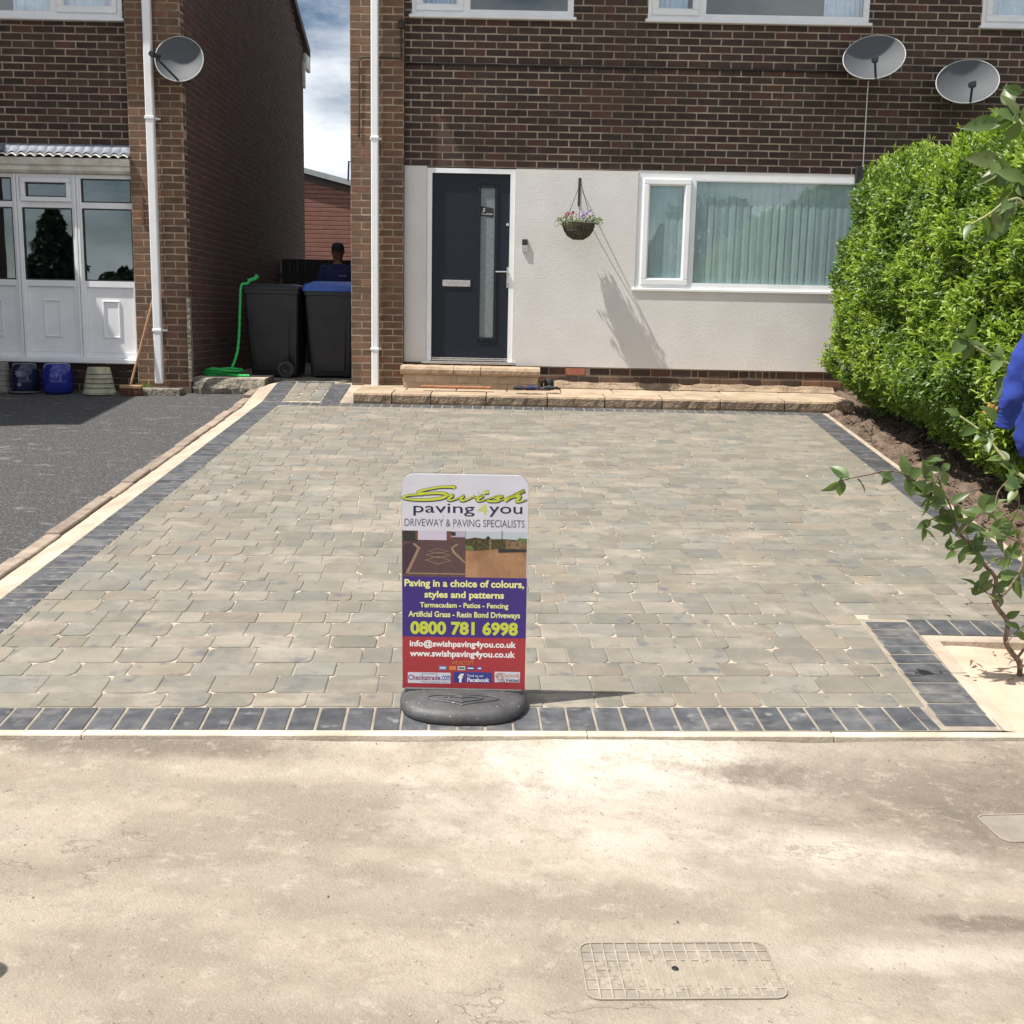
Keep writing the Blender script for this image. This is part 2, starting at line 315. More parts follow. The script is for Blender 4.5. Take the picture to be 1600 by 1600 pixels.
def brick_list(u0, u1, z0, z1, holes, zref, uref=0., header=False, top=None):
    out = []; k0 = math.floor((z0-zref)/.075); k = k0
    while zref+k*.075 < z1-.02:
        za = zref+k*.075; zb = za+.065
        if za > z0-.02:
            off = uref+(.1125 if k % 2 else 0); i = math.floor((u0-off)/.225)
            while off+i*.225 < u1-.02:
                a = max(off+i*.225+.005, u0+.001); b = min(off+(i+1)*.225-.005, u1-.001)
                segs = [(a, b)]
                for h in holes:
                    if h[2] < zb-.01 and h[3] > za+.01:
                        ns = []
                        for (p, q) in segs:
                            if h[1] <= p or h[0] >= q: ns.append((p, q))
                            else:
                                if h[0] > p+.03: ns.append((p, h[0]))
                                if h[1] < q-.03: ns.append((h[1], q))
                        segs = ns
                for p, q in segs:
                    if q-p > .03 and (top is None or zb < top((p+q)/2)): out.append((p, q, za, zb))
                i += 1
        k += 1
    return out
def brick_mesh(mb, l, h, M=None, d=.06):
    b = .0035; j = lambda s=.0016: R.uniform(-s, s)
    x = l/2; z = h/2
    vs = [(-x, 0-d, -z), (x, -d, -z), (x, -d, z), (-x, -d, z)]
    vs = [(-x, d, -z), (x, d, -z), (x, d, z), (-x, d, z), (-x+j(), b, -z+j()), (x+j(), b, -z+j()), (x+j(), b, z+j()), (-x+j(), b, z+j()),
          (-x+b+j(), j(.0008), -z+b+j()), (x-b+j(), j(.0008), -z+b+j()), (x-b+j(), j(.0008), z-b+j()), (-x+b+j(), j(.0008), z-b+j())]
    vs = [Vector(v) for v in vs]
    if M: vs = [M @ v for v in vs]
    fs = [(8, 9, 10, 11)]
    for i in range(4):
        k = (i+1) % 4; fs += [(4+i, 4+k, 8+k, 8+i), (i, k, 4+k, 4+i)]
    return mb.add(vs, fs)
BM = {}
def brick_variant(l, mat):
    key = (round(l, 2), mat.name, R.randrange(5))
    if key not in BM:
        mb = MB(); brick_mesh(mb, key[0] if False else l, .065); BM[key] = (mb.mesh('brick', mat), l)
    return BM[key]
def lay(parent, O, U, Nn, lst, mat, single=lambda p: True, quota=[300]):
    """single(p): build this brick as its own part; the rest go into one joined part"""
    Rm = Matrix((U, -Nn, Vector((0, 0, 1)))).transposed().to_4x4(); rest = MB()
    for (a, b, za, zb) in lst:
        c = O+U*((a+b)/2)+Vector((0, 0, (za+zb)/2))+Nn*R.uniform(-.0006, .0012)
        T = Matrix.Translation(c) @ Rm
        if quota[0] > 0 and b-a > .09 and single(c):
            me, l0 = brick_variant(b-a, mat); S = Matrix.Diagonal(((b-a)/l0, 1, 1, 1))
            put('brick', me, T @ S, parent); quota[0] -= 1
        else:
            rest.cr = R.uniform(.02, .98); brick_mesh(rest, b-a, .065, T, .04)
    if rest.f: rest.obj('brick_courses', mat, parent, kind='stuff')
def onscreen(p):
    v = cam.matrix_world.inverted() @ p; return abs(v.x/-v.z)*F_PX < 800 and abs(v.y/-v.z)*F_PX < 800
YF, YP = 12.3, 12.1975
EX, EY, EZ = Vector((1, 0, 0)), Vector((0, 1, 0)), Vector((0, 0, 1))
HZ = 3.066           # underside of brickwork above the render
# ------------------------------------------------------------------ windows
def hwin(parent, x0, x1, z0, z1, Y, panes, mat='upvc', glass='glass', sill=True, dep=.07, sillout=.045):
    """frame with panes; panes: (a,b,c,d,sash?)"""
    fr = MB(); us = sorted({x0, x1}|{p[i] for p in panes for i in (0, 1)}); zs = sorted({z0, z1}|{p[i] for p in panes for i in (2, 3)})
    for a, b, c, d in cells(us, zs, panes): fr.box(a, b, Y, Y+dep, c, d)
    wn = fr.obj('window', M[mat], parent)
    for p in panes:
        a, b, c, d, sash = p
        o = .012
        if sash:
            s = MB(); t = .05; y0 = Y-.018
            for q in ((a-.01, b+.01, c-.01, c+t), (a-.01, b+.01, d-t, d+.01), (a-.01, a+t, c+t, d-t), (b-t, b+.01, c+t, d-t)): s.bbox(q[0], q[1], y0, Y+.05, q[2], q[3], .006)
            s.obj('sash', M[mat], wn); a += t; b -= t; c += t; d -= t
        g = MB(); g.box(a-.002, b+.002, Y+.012, Y+.02, c-.002, d+.002); g.obj('pane', M[glass], wn)
        bd = MB(); t = .012   # glazing bead
        for q in ((a, b, c, c+t), (a, b, d-t, d), (a, a+t, c+t, d-t), (b-t, b, c+t, d-t)): bd.box(q[0], q[1], Y+.002, Y+.011, q[2], q[3])
        bd.obj('glazing_bead', M[mat], wn)
    if sill:
        s = MB(); s.bbox(x0-.03, x1+.03, Y-sillout-.02, Y+.06, z0-.035, z0-.003, .006); s.obj('sill', M[mat], wn)
    return wn
def folds(name, parent, x0, x1, Y, z0, z1, amp, per, mat, nx=60):
    mb = MB(); vs = []
    for i in range(nx+1):
        x = x0+(x1-x0)*i/nx; y = Y+amp*sin(x*2*pi/per+.7*sin(x*9))
        vs += [(x, y, z0), (x, y, z1)]
    mb.add(vs, [(2*i, 2*i+2, 2*i+3, 2*i+1) for i in range(nx)]); return mb.obj(name, M[mat], parent, smooth=True)

# ================================================================== GROUND
g = MB(); g.box(-150, 150, -120, 200, -1.2, -.32); g.obj('ground', M['tarmac'], kind='structure')
# sandy road apron, gently uneven
def road_mat():
    m = bpy.data.materials.new('sand_over_tarmac'); m.use_nodes = True; n = m.node_tree.nodes; l = m.node_tree.links.new; b = n['Principled BSDF']; b.inputs['Roughness'].default_value = .95; b.inputs['Specular IOR Level'].default_value = .2
    g = n.new('ShaderNodeNewGeometry'); P = g.outputs['Position']
    def nzz(s, d=5, r=.6, sc=(1, 1, 1), dist=0):
        mp = n.new('ShaderNodeMapping'); mp.inputs['Scale'].default_value = sc; mp.inputs['Rotation'].default_value = (0, 0, .5); l(P, mp.inputs[0])
        q = n.new('ShaderNodeTexNoise'); q.inputs['Scale'].default_value = s; q.inputs['Detail'].default_value = d; q.inputs['Roughness'].default_value = r; q.inputs['Distortion'].default_value = dist; l(mp.outputs[0], q.inputs['Vector']); return q.outputs['Fac']
    def mr(x, a, c, lo=0, hi=1):
        q = n.new('ShaderNodeMapRange'); q.interpolation_type = 'SMOOTHSTEP'; q.inputs[1].default_value = a; q.inputs[2].default_value = c; q.inputs[3].default_value = lo; q.inputs[4].default_value = hi; l(x, q.inputs[0]); return q.outputs[0]
    def mix(f, a, c):
        q = n.new('ShaderNodeMix'); q.data_type = 'RGBA'
        if isinstance(f, float): q.inputs['Factor'].default_value = f
        else: l(f, q.inputs['Factor'])
        for s, v in (('A', a), ('B', c)):
            if isinstance(v, tuple): q.inputs[s].default_value = rgb(v)
            else: l(v, q.inputs[s])
        return q.outputs['Result']
    def math_(op, a, c):
        q = n.new('ShaderNodeMath'); q.operation = op
        for i, v in enumerate((a, c)):
            if isinstance(v, (int, float)): q.inputs[i].default_value = v
            else: l(v, q.inputs[i])
        return q.outputs[0]
    warp = nzz(3.0, 12, .74)
    def blob(px, py, rx, ry, ang=0, soft=.5):
        c = on_level(px, py, -.07)
        mp = n.new('ShaderNodeMapping'); mp.vector_type = 'TEXTURE'; mp.inputs['Location'].default_value = (c.x, c.y, 0); mp.inputs['Rotation'].default_value = (0, 0, ang); mp.inputs['Scale'].default_value = (rx, ry, 1e3); l(P, mp.inputs[0])
        v = n.new('ShaderNodeVectorMath'); v.operation = 'LENGTH'; l(mp.outputs[0], v.inputs[0])
        d = math_('ADD', v.outputs['Value'], math_('MULTIPLY', math_('SUBTRACT', warp, .5), 4.2))
        return mr(d, 1-soft, 1+soft, 1, 0)
    col = mix(mr(nzz(1.4, 4, .55, (1, 2.2, 1)), .38, .64), (.268, .226, .180), (.358, .306, .248))
    col = mix(math_('MULTIPLY', mr(nzz(.9, 5, .6, (1, 3, 1)), .5, .68), .6), col, (.33, .295, .255))
    for a, k_ in (((1010, 1200, .75, .17), .9), ((1150, 1225, .5, .16), .8), ((930, 1290, .4, .25), .5), ((1330, 1330, .28, .12), .6), ((1430, 1495, .28, .05), .4), ((500, 1165, .9, .05), .4)):
        col = mix(math_('MULTIPLY', blob(*a, 0, .75), k_), col, (.58, .52, .45))
    for a in ((1500, 1235, .75, .26), (1600, 1290, .4, .2), (1250, 1215, .22, .12), (200, 1185, .6, .06)):
        col = mix(math_('MULTIPLY', blob(*a, 0, .7), .85), col, (.165, .135, .108))
    for a in ((1545, 1440, .15, .04), (1480, 1160, .55, .03)):
        col = mix(math_('MULTIPLY', blob(*a), .8), col, (.13, .105, .085))
    col = mix(math_('MULTIPLY', mr(nzz(5, 12, .78, (1, 1.5, 1)), .48, .66), .55), col, (.24, .20, .158))
    col = mix(math_('MULTIPLY', mr(nzz(12, 10, .78, (1, 1.3, 1)), .52, .66), .45), col, (.46, .41, .345))
    ln = math_('ABSOLUTE', math_('SUBTRACT', nzz(2.2, 6, .58, (1, 2.2, 1)), .5), 0); lm = math_('MULTIPLY', mr(ln, .0, .009, 1, 0), mr(nzz(1.7, 3, .5), .54, .62))
    col = mix(math_('MULTIPLY', lm, .28), col, (.15, .12, .10))
    pit = mr(nzz(42, 3, .6), .66, .72); col = mix(math_('MULTIPLY', pit, .45), col, (.15, .12, .095))
    grit = nzz(170, 3, .7); col = mix(math_('MULTIPLY', mr(grit, .60, .72), .55), col, (.19, .155, .12)); col = mix(math_('MULTIPLY', mr(nzz(300, 2), .62, .74), .5), col, (.72, .65, .55))
    l(col, b.inputs['Base Color'])
    h = math_('ADD', math_('MULTIPLY', nzz(34, 6, .62), .6), math_('ADD', math_('MULTIPLY', nzz(120, 4, .75), .55), math_('MULTIPLY', nzz(9, 4, .6), .8)))
    h = math_('SUBTRACT', h, math_('ADD', math_('MULTIPLY', lm, .35), math_('MULTIPLY', pit, .25)))
    bp = n.new('ShaderNodeBump'); bp.inputs['Strength'].default_value = .7; bp.inputs['Distance'].default_value = .014; l(h, bp.inputs['Height']); l(bp.outputs[0], b.inputs['Normal'])
    return m
def fy(x): return 3.842+.0485*x          # front edge of the driveway
rd = MB(); nx, ny = 300, 150
COV = []
def rz(x, t):
    z = rz0(x, t); y = fy(x)-.052-2.4*t
    for cx_, cy_, rx_, ry_, cz_ in COV:
        d = max(abs(x-cx_)/rx_, abs(y-cy_)/ry_)
        if d < 1.5: k = min(1, max(0, (1.5-d)/.45)); z = z*(1-k)+cz_*k
    return z
def rz0(x, t):
    return max(-.017-t*2.4*.17, -.058-.012*t*2.2)+.010*(noise.noise(Vector((x*1.3, t*3, 0))))+.005*noise.noise(Vector((x*4, t*9, 3)))+.002*noise.noise(Vector((x*14, t*30, 7)))
for cs in (((908, 1474), (1190, 1472), (1236, 1560), (915, 1561)), ((1532, 1274), (1680, 1270), (1720, 1312), (1562, 1316))):
    P_ = [on_level(x, y, -.0745) for x, y in cs]; c_ = sum(P_, Vector())/4; COV.append((c_.x, c_.y, (P_[1].x-P_[0].x)/2+.01, (P_[0].y-P_[3].y)/2+.01, -.0765))
vs = []
for j in range(ny+1):
    t = j/ny
    for i in range(nx+1):
        x = -3.3+6.6*i/nx; ye = fy(x)-.052; vs.append((x, ye-2.4*t, rz(x, t)))
rd.add(vs, [(j*(nx+1)+i, (j+1)*(nx+1)+i, (j+1)*(nx+1)+i+1, j*(nx+1)+i+1) for j in range(ny) for i in range(nx)])
RM = road_mat(); rd.obj('road', RM, smooth=True, kind='structure')
far = MB(); far.box(-60, 60, -40, 1.2, -.34, -.09); far.box(-60, -3.25, 1.2, 3.5, -.34, -.085); far.box(3.25, 60, 1.2, 3.9, -.34, -.085)
far.obj('street', RM, kind='structure')
# loose grit on the road
gr = MB()
for i in range(6500):
    x = R.uniform(-2.6, 2.6); t = R.random()**1.6; y = fy(x)-.06-2.2*t; s = R.uniform(.0008, .0021)*(2.6 if R.random() < .012 else 1)
    z = rz(x, (fy(x)-.052-y)/2.4)+s*.4; gr.cr = R.random()
    v = [(x+s*R.uniform(.6, 1), y, z), (x, y+s, z), (x-s, y+s*.2, z), (x-s*.2, y-s, z), (x, y, z+s*.8), (x, y, z-s)]
    gr.add(v, [(0, 1, 4), (1, 2, 4), (2, 3, 4), (3, 0, 4), (1, 0, 5), (2, 1, 5), (3, 2, 5), (0, 3, 5)])
o = gr.obj('loose_grit', pm('grit', [(.14, .115, .09), (.44, .38, .31)], 90, .9, var=.45), kind='stuff'); o['label'] = 'small stones and grit scattered over the sandy road surface'; o['category'] = 'grit'
# concrete edging along the front
ek = bpy.data.objects.new('front_edging', None); ek.location = (0, 3.8, 0); C.objects.link(ek); ek['kind'] = 'structure'
ang = math.atan(.0485); xs = [-3.4, -2.35, -1.515, .29, 1.197, 3.3]
for a, b in zip(xs, xs[1:]):
    mb = MB(); l_ = (b-a)/cos(ang); mb.bbox(.0008, l_-.0008, -.05, -.003, -.2, .0015+R.uniform(-.002, .001), .004)
    mb.obj('edging_stone', M['kerb'], ek, M=Matrix.Translation((a, fy(a), 0)) @ Matrix.Rotation(ang, 4, 'Z'))
# tarmac drive of the neighbour
def oleft(Y): return -2.464-.0216*(Y-5.174)
def oright(Y): return 2.901+.0505*(Y-6.113)
mb = MB(); vs = []; YS = [3.6]+[3.7+i*.35 for i in range(26)]; YS = [y for y in YS if y < 12.3]+[12.4]
for Y in YS:
    for k in range(9):
        x = -14+(oleft(Y)-.27+14)*k/8; vs.append((x, Y, gz(min(Y, YK))+SL*max(0, Y-YK)-.055))
mb.add(vs, [(j*9+k, j*9+k+1, (j+1)*9+k+1, (j+1)*9+k) for j in range(len(YS)-1) for k in range(8)]); mb.obj('tarmac_drive', M['tarmac'], kind='structure')
# old edging stones + mortar haunch left of the driveway
oe = bpy.data.objects.new('old_edging', None); oe.location = (-2.8, 8, .3); C.objects.link(oe); oe['kind'] = 'structure'
Y = 4.2; slope = math.atan(SL)
while Y < 12.1:
    ln = R.uniform(.38, .5); mb = MB(); mb.bbox(-.045, .045, .004, ln-.004, -.09, R.uniform(-.008, .004), .006)
    mb.obj('edging_stone', M['oldedge'], oe, M=Matrix.Translation((oleft(Y)-.235+R.uniform(-.008, .008), Y, gz(Y)-.03)) @ Matrix.Rotation(.0216+R.uniform(-.015, .015), 4, 'Z') @ Matrix.Rotation(slope, 4, 'X')); Y += ln
def strip(name, fa, fb, ya, yb, dza, dzb, mat, n=60, nu=4, nzs=.006):
    mb = MB(); vs = []
    for j in range(n+1):
        Y = ya+(yb-ya)*j/n
        for k in range(nu+1):
            t = k/nu; x = fa(Y)+(fb(Y)-fa(Y))*t; vs.append((x, Y, gz(Y)+dza+(dzb-dza)*t+(nzs*noise.noise(Vector((x*9, Y*7, 0))) if 0 < k < nu else 0)))
    mb.add(vs, [(j*(nu+1)+k, j*(nu+1)+k+1, (j+1)*(nu+1)+k+1, (j+1)*(nu+1)+k) for j in range(n) for k in range(nu)]); return mb.obj(name, mat, kind='structure', smooth=True)
strip('mortar_haunch', lambda Y: oleft(Y)-.19, lambda Y: oleft(Y)-.001, 3.75, 12.35, -.05, -.006, M['haunch'], 90, 6, .012)
strip('mortar_strip', lambda Y: oright(Y)+.001, lambda Y: oright(Y)+.055, 5.14, 11.36, -.004, -.008, M['haunch'], 60, 3, .004)
strip('soil_bed', lambda Y: oright(Y)+.055, lambda Y: 8.0, 5.14, 12.3, -.012, .12, M['soil'], 120, 60, .09)
# sand bed with its mortar edges, front right
mb = MB(); vs = []
for j in range(41):
    t = j/40
    for k in range(61):
        x = 1.86+(5.2-1.86)*k/60; ya = fy(x)-.001; yb = 4.94+.02; y = ya+(yb-ya)*t; e = min(1, min(k, 60-k)/5)
        vs.append((x, y, gz(y)-.025-.012*t+e*.02*noise.noise(Vector((x*3, y*3, 1)))+e*.008*noise.noise(Vector((x*11, y*11, 4)))))
mb.add(vs, [(j*61+k, j*61+k+1, (j+1)*61+k+1, (j+1)*61+k) for j in range(40) for k in range(60)]); mb.obj('sand_bed', M['sandbed'], kind='structure', smooth=True)
def notch_out(Y): return 1.835+(1.894-1.835)*(Y-3.93)/1.0
mb = MB(); mb.bbox(1.90, 4.2, 4.868, 4.9435, 0, gz(4.9)-.002, .008); o = mb.obj('mortar_kerb', M['haunch'], kind='structure')
strip('mortar_fillet', lambda Y: notch_out(Y)+.001, lambda Y: notch_out(Y)+.075, 3.935, 4.93, -.002, -.010, M['haunch'], 30, 3, .003)

# ================================================================== DRIVEWAY
dv = bpy.data.objects.new('driveway', None); dv.location = (.3, 7.5, gz(7.5)); C.objects.link(dv); dv['kind'] = 'structure'
mb = MB(); vs = []; DY = [3.8, 5.0, 6, 7, 8, 9, 10, 11, YK, 12.25, 13, 30]
for Y in DY:
    r = oright(Y) if Y > 5.0 else 1.85
    for x in (oleft(Y), r if Y <= YK else (-1.5 if Y > YK else r)): vs.append((x, Y if Y > 3.9 else fy(x)-.001, gz(Y if Y > 3.9 else fy(x)-.001)-.0048))
mb.add(vs, [(2*j, 2*j+1, 2*j+3, 2*j+2) for j in range(len(DY)-1)])
mb.box(1.7, 4.2, 4.945, 5.14, -.1, .0795)  # bedding under the cross border
mb.obj('bedding', M['base'], dv)
mb = MB()
def jstrip(fa, fb, ya, yb, n=40):
    vs = []
    for j in range(n+1):
        Y = ya+(yb-ya)*j/n; vs += [(fa(Y), Y, gz(Y)-.0032), (fb(Y), Y, gz(Y)-.0032)]
    mb.add(vs, [(2*j, 2*j+1, 2*j+3, 2*j+2) for j in range(n)])
jstrip(lambda Y: oleft(Y)+.001, lambda Y: oleft(Y)+.205, 3.97, 12.3, 80); jstrip(lambda Y: oright(Y)-.202, lambda Y: oright(Y)-.001, 5.14, YK-.01, 60)
jstrip(lambda Y: 1.633+.035*(Y-3.93)/1.2, lambda Y: 1.835+.059*(Y-3.93), 4.13, 5.13, 10)
jstrip(lambda Y: 1.9, lambda Y: 2.7, 4.945, 5.138, 3); jstrip(lambda Y: oleft(Y)+.21, lambda Y: oright(Y)-.21, YK-.207, YK-.003, 3)
vs = [(x_, fy(x_)+d_, gz(fy(x_)+d_)-.0032) for x_ in (-2.75, 1.86) for d_ in (.001, .206)]; mb.add(vs, [(0, 2, 3, 1)])
mb.obj('joint_sand', M['joint_sand'], dv, kind='stuff')
def clip(poly, a, b, c):
    """keep a*x+b*y<=c"""
    out = []
    for i in range(len(poly)):
        p, q = poly[i], poly[(i+1) % len(poly)]; dp = a*p[0]+b*p[1]-c; dq = a*q[0]+b*q[1]-c
        if dp <= 0: out.append(p)
        if dp*dq < 0: t = dp/(dp-dq); out.append((p[0]+(q[0]-p[0])*t, p[1]+(q[1]-p[1])*t))
    return out
def area(p): return .5*sum(p[i][0]*p[(i+1) % len(p)][1]-p[(i+1) % len(p)][0]*p[i][1] for i in range(len(p)))
def inset(p, d):
    cx = sum(q[0] for q in p)/len(p); cy = sum(q[1] for q in p)/len(p); o = []
    for x, y in p:
        dx, dy = cx-x, cy-y; ax = min(1, d/(abs(dx)+1e-4)); ay = min(1, d/(abs(dy)+1e-4)); o.append((x+dx*ax, y+dy*ay))
    return o
def rrect(w_, h_, rs):
    pts = []
    for (sx, sy, a0), r in zip(((1, 1, 0), (-1, 1, 90), (-1, -1, 180), (1, -1, 270)), rs):
        for k in range(4): a = radians(a0+30*k); pts.append((sx*(w_/2-r)+r*cos(a), sy*(h_/2-r)+r*sin(a)))
    return pts
def lIn(Y): return oleft(Y)+.207
def rIn(Y): return oright(Y)-.203
def line_clip(poly, x0, y0, x1, y1, side):
    a, b = (y1-y0), -(x1-x0); c = a*x0+b*y0
    return clip(poly, a, b, c) if side > 0 else clip(poly, -a, -b, -c)
U2 = Vector((cos(ang), sin(ang))); V2 = Vector((-sin(ang), cos(ang))); O2 = Vector((0, fy(0)+.212))
blocks = []; v0 = 0; row = 0
while v0 < 8.3:
    h = (.1385 if row % 2 == 0 else .171)-(.008 if row < 1 else 0)
    u = -2.9-R.uniform(0, .2)
    while u < 3.7:
        wd = R.choice([.112, .128, .17, .17, .205, .205, .25])
        g_ = .0025 if R.random() < .85 else .0055
        k = R.random(); rr = [(R.uniform(.018, min(h, wd)*.30) if R.random() < .38 else R.uniform(.005, .011)) for _ in range(4)]
        pl = rrect(wd-g_, h-g_, rr); pts = []
        for x, y in pl:
            p = O2+U2*(u+wd/2+x)+V2*(v0+h/2+y); pts.append((p.x+R.uniform(-.0012, .0012), p.y+R.uniform(-.0012, .0012)))
        blocks.append((pts, O2+U2*(u+wd/2)+V2*(v0+h/2))); u += wd
    v0 += h; row += 1
rest = MB(); cnt = 0; final = []
for pts, c in blocks:
    pts = line_clip(pts, lIn(3), 3, lIn(12), 12, -1)
    if len(pts) > 2: pts = line_clip(pts, rIn(3), 3, rIn(12), 12, 1)
    if len(pts) > 2: pts = clip(pts, 0, 1, YK-.208)
    if len(pts) > 2 and c.y < 5.28:
        if c.x < 1.76 and c.y < 5.13: pts = line_clip(pts, 1.626, 3.93, 1.665, 5.135, 1)if c.y < 5.14 else pts
        else:
            pts = clip(pts, 0, -1, -5.14) if c.x > 1.55 else pts
    if len(pts) < 3 or area(pts) < .0012: continue
    final.append((pts, c))
# the small cobble panel on the path to the back gate
for j in range(5):
    for i in range(4):
        x0 = oleft(11.9)+.215+i*.13; y0 = 11.44+j*.16
        if x0+.126 < -1.99: pl = rrect(.124, .154, [R.uniform(.008, .05) for _ in range(4)]); final.append(([(x0+.063+a, y0+.08+b) for a, b in pl], Vector((x0, y0))))
for pts, c in final:
    cx = sum(p[0] for p in pts)/len(pts); cy = sum(p[1] for p in pts)/len(pts)
    q = [(x-cx, y-cy) for x, y in pts]; sl = slope if cy < YK else math.atan(.172)
    sh = R.uniform(-.0012, .0012); T = Matrix.Translation((cx, cy, gz(cy))) @ Matrix.Shear('XY', 4, (0, 0)) 
    T = Matrix.Translation((cx, cy, gz(cy)+sh)) @ Matrix(((1, 0, 0, 0), (0, 1, 0, 0), (R.uniform(-.004, .004), tan(sl)+R.uniform(-.004, .004), 1, 0), (0, 0, 0, 1)))
    vis = abs(cx) < cy*.47
    if cnt < 300 and cy < 7 and vis:
        mb = MB(); mb.prism(q, -.05, 0, top=None) if False else None
        mb2 = MB(); n_ = len(q); tp = inset(q, .0042)
        mb2.prism(q, -.04, -.0022); mb2.f = mb2.f[2:]; mb2.m = mb2.m[2:]; mb2.r = mb2.r[2:]
        mb2.add([(x, y, -.0022) for x, y in q]+[(x, y, 0) for x, y in tp], [tuple(range(n_, 2*n_))]+[(i, (i+1) % n_, n_+(i+1) % n_, n_+i) for i in range(n_)])
        mb2.v = [tuple(Vector((x, y, z+tan(sl)*y))) for x, y, z in mb2.v]
        mb2.obj('paving_block', M['cobble'], dv, M=Matrix.Translation((cx, cy, gz(cy)+sh))); cnt += 1
    else:
        rest.cr = R.uniform(.02, .98); n_ = len(q); tp = inset(q, .0042)
        rest.add([T @ Vector((x, y, -.02)) for x, y in q]+[T @ Vector((x, y, -.0022)) for x, y in q]+[T @ Vector((x, y, 0)) for x, y in tp],
                 [tuple(range(2*n_, 3*n_))]+[(k*n_+i, k*n_+(i+1) % n_, (k+1)*n_+(i+1) % n_, (k+1)*n_+i) for k in (0, 1) for i in range(n_)])
rest.obj('paving_blocks', M['cobble'], dv, kind='stuff')
# charcoal border blocks 200 x 100
BB = []
for k in range(4):
    mb = MB(); mb.bbox(-.0995, .0995, -.0478, .0478, -.05, .0, .0035)
    mb.v = [(x+R.uniform(-.001, .001), y+R.uniform(-.001, .001), z) for x, y, z in mb.v]; BB.append(mb.mesh('border_block', M['border']))
BS = []; ncount = [0]; brest = MB()
def bblock(x, y, rot, sx=1., sy=1., vis=True):
    sl = slope if y < YK else math.atan(.172)
    T = Matrix.Translation((x, y, gz(y)+R.uniform(-.001, .001))) @ Matrix(((1, 0, 0, 0), (0, 1, 0, 0), (0, tan(sl), 1, 0), (0, 0, 0, 1)))
    A = T @ Matrix.Rotation(rot+R.uniform(-.008, .008), 4, 'Z') @ Matrix.Diagonal((sx, sy, 1, 1))
    if vis and ncount[0] < 296:
        # shear free placement for an object: rotate instead
        A = Matrix.Translation((x, y, gz(y)+R.uniform(-.001, .001))) @ Matrix.Rotation(sl, 4, 'X') @ Matrix.Rotation(rot+R.uniform(-.008, .008), 4, 'Z') @ Matrix.Diagonal((sx, sy, 1, 1))
        put('border_block', R.choice(BB), A, dv); ncount[0] += 1
    else: brest.cr = R.random(); brest.bbox(-.0985, .0985, -.0482, .0482, -.05, 0, .0035, A)
x = -2.62
while x < 1.585:       # front row, headers
    bblock(x, fy(x)+.103, ang+pi/2); x += .1035*cos(ang)
bblock(x-.028, fy(x)+.103, ang+pi/2, sy=.45)
for Yj, xa_, xb_2 in ((0, 0, 0),):
    pass
Y = 4.01
while Y < 5.06: bblock((notch_out(Y)+1.633+(1.668-1.633)*(Y-3.93)/1.2)/2+.006, Y, .03); Y += .1035
x = 1.945
while x < oright(5)-.25: bblock(x, 5.04, pi/2-.01); x += .1035
Y = fy(-2.4)+.26
while Y < 12.3: bblock(oleft(Y)+.103, Y, .05 if Y < 9 else .03, vis=(oleft(Y) > -Y*.48)); Y += .1035
Y = 5.1
while Y < YK-.05: bblock(oright(Y)-.101, Y, -.02, vis=oright(Y) < Y*.485); Y += .1035
x = lIn(11.3)+.05
while x < rIn(11.3): bblock(x, YK-.103, pi/2, sx=1); x += .1035
Y = YK+.06
while Y < 12.2: bblock(-1.9, Y, .02); Y += .1035
x = lIn(12)+.05
while x < -2.0: bblock(x, 12.27, pi/2, sx=.6); x += .1035
if brest.f: brest.obj('border_blocks', M['border'], dv, kind='stuff')

# ================================================================== TERRACE AND STEP
te = thing('stone_terrace', 'low sandstone terrace with rough edged kerb slabs along the house front', 'terrace', (.9, 11.8, .6))
xs = [-1.66, -1.26, -.86, -.29, .34, .93, 1.52, 2.12, 2.78, 3.5]
for i, (a, b) in enumerate(zip(xs, xs[1:])):
    mb = MB(); z0 = gz(YK)-.03; z1 = .697; n_ = 14; vs = []
    for k in range(n_+1):
        x = a+.006+(b-a-.012)*k/n_; e = .004*noise.noise(Vector((x*16, 3, 0)))
        for (yy, zz) in ((YK+.012, z0), (YK-.002+.012*noise.noise(Vector((x*11, 9, i))), z0+.05), (YK-.006+.010*noise.noise(Vector((x*13, 2, i))), z1-.022), (YK+.012+e, z1-.004), (YK+.03, z1+.002), (YK+.37, z1+.014), (YK+.37, z0)):
            vs.append((x, yy, zz))
    q = 7; fs = [(k*q+j, (k+1)*q+j, (k+1)*q+j+1, k*q+j+1) for k in range(n_) for j in range(q-1)]+[tuple(range(q-1, -1, -1)), tuple(n_*q+j for j in range(q))]
    mb.add(vs, fs); me_mats = [M['terrace_f'], M['terrace']]
    mb.m = [0]*len(mb.f)
    for fi in range(n_*(q-1)):
        if fi % (q-1) >= 3: mb.m[fi] = 1
    o = mb.obj('kerb_stone', me_mats, te)
sx_ = [-1.66, -1.15, -.62, -.08, .5, 1.06, 1.7, 2.25, 2.9, 3.5]
for i, (a, b) in enumerate(zip(sx_, sx_[1:])):
    mb = MB(); d = .002*i % .004
    mb.bbox(a+.006, b-.006, 0, (12.18 if a < -1.3 else 12.27)-YK-.376, -.1, R.uniform(-.001, .002), .006, Matrix.Translation((0, YK+.376, .712)) @ Matrix.Rotation(.037, 4, 'X')); mb.obj('slab', M['terrace'], te)
mb = MB(); mb.box(-1.64, 3.49, YK+.05, 12.26, .5, .69); mb.obj('bedding', M['joint_sand'], te)
st = thing('door_step', 'buff brick front doorstep with bullnosed coping under the grey door', 'step', (-.5, 12.1, .73))
def stp(z): return z
cz0, cz1 = .865, .955
YS0 = 11.93
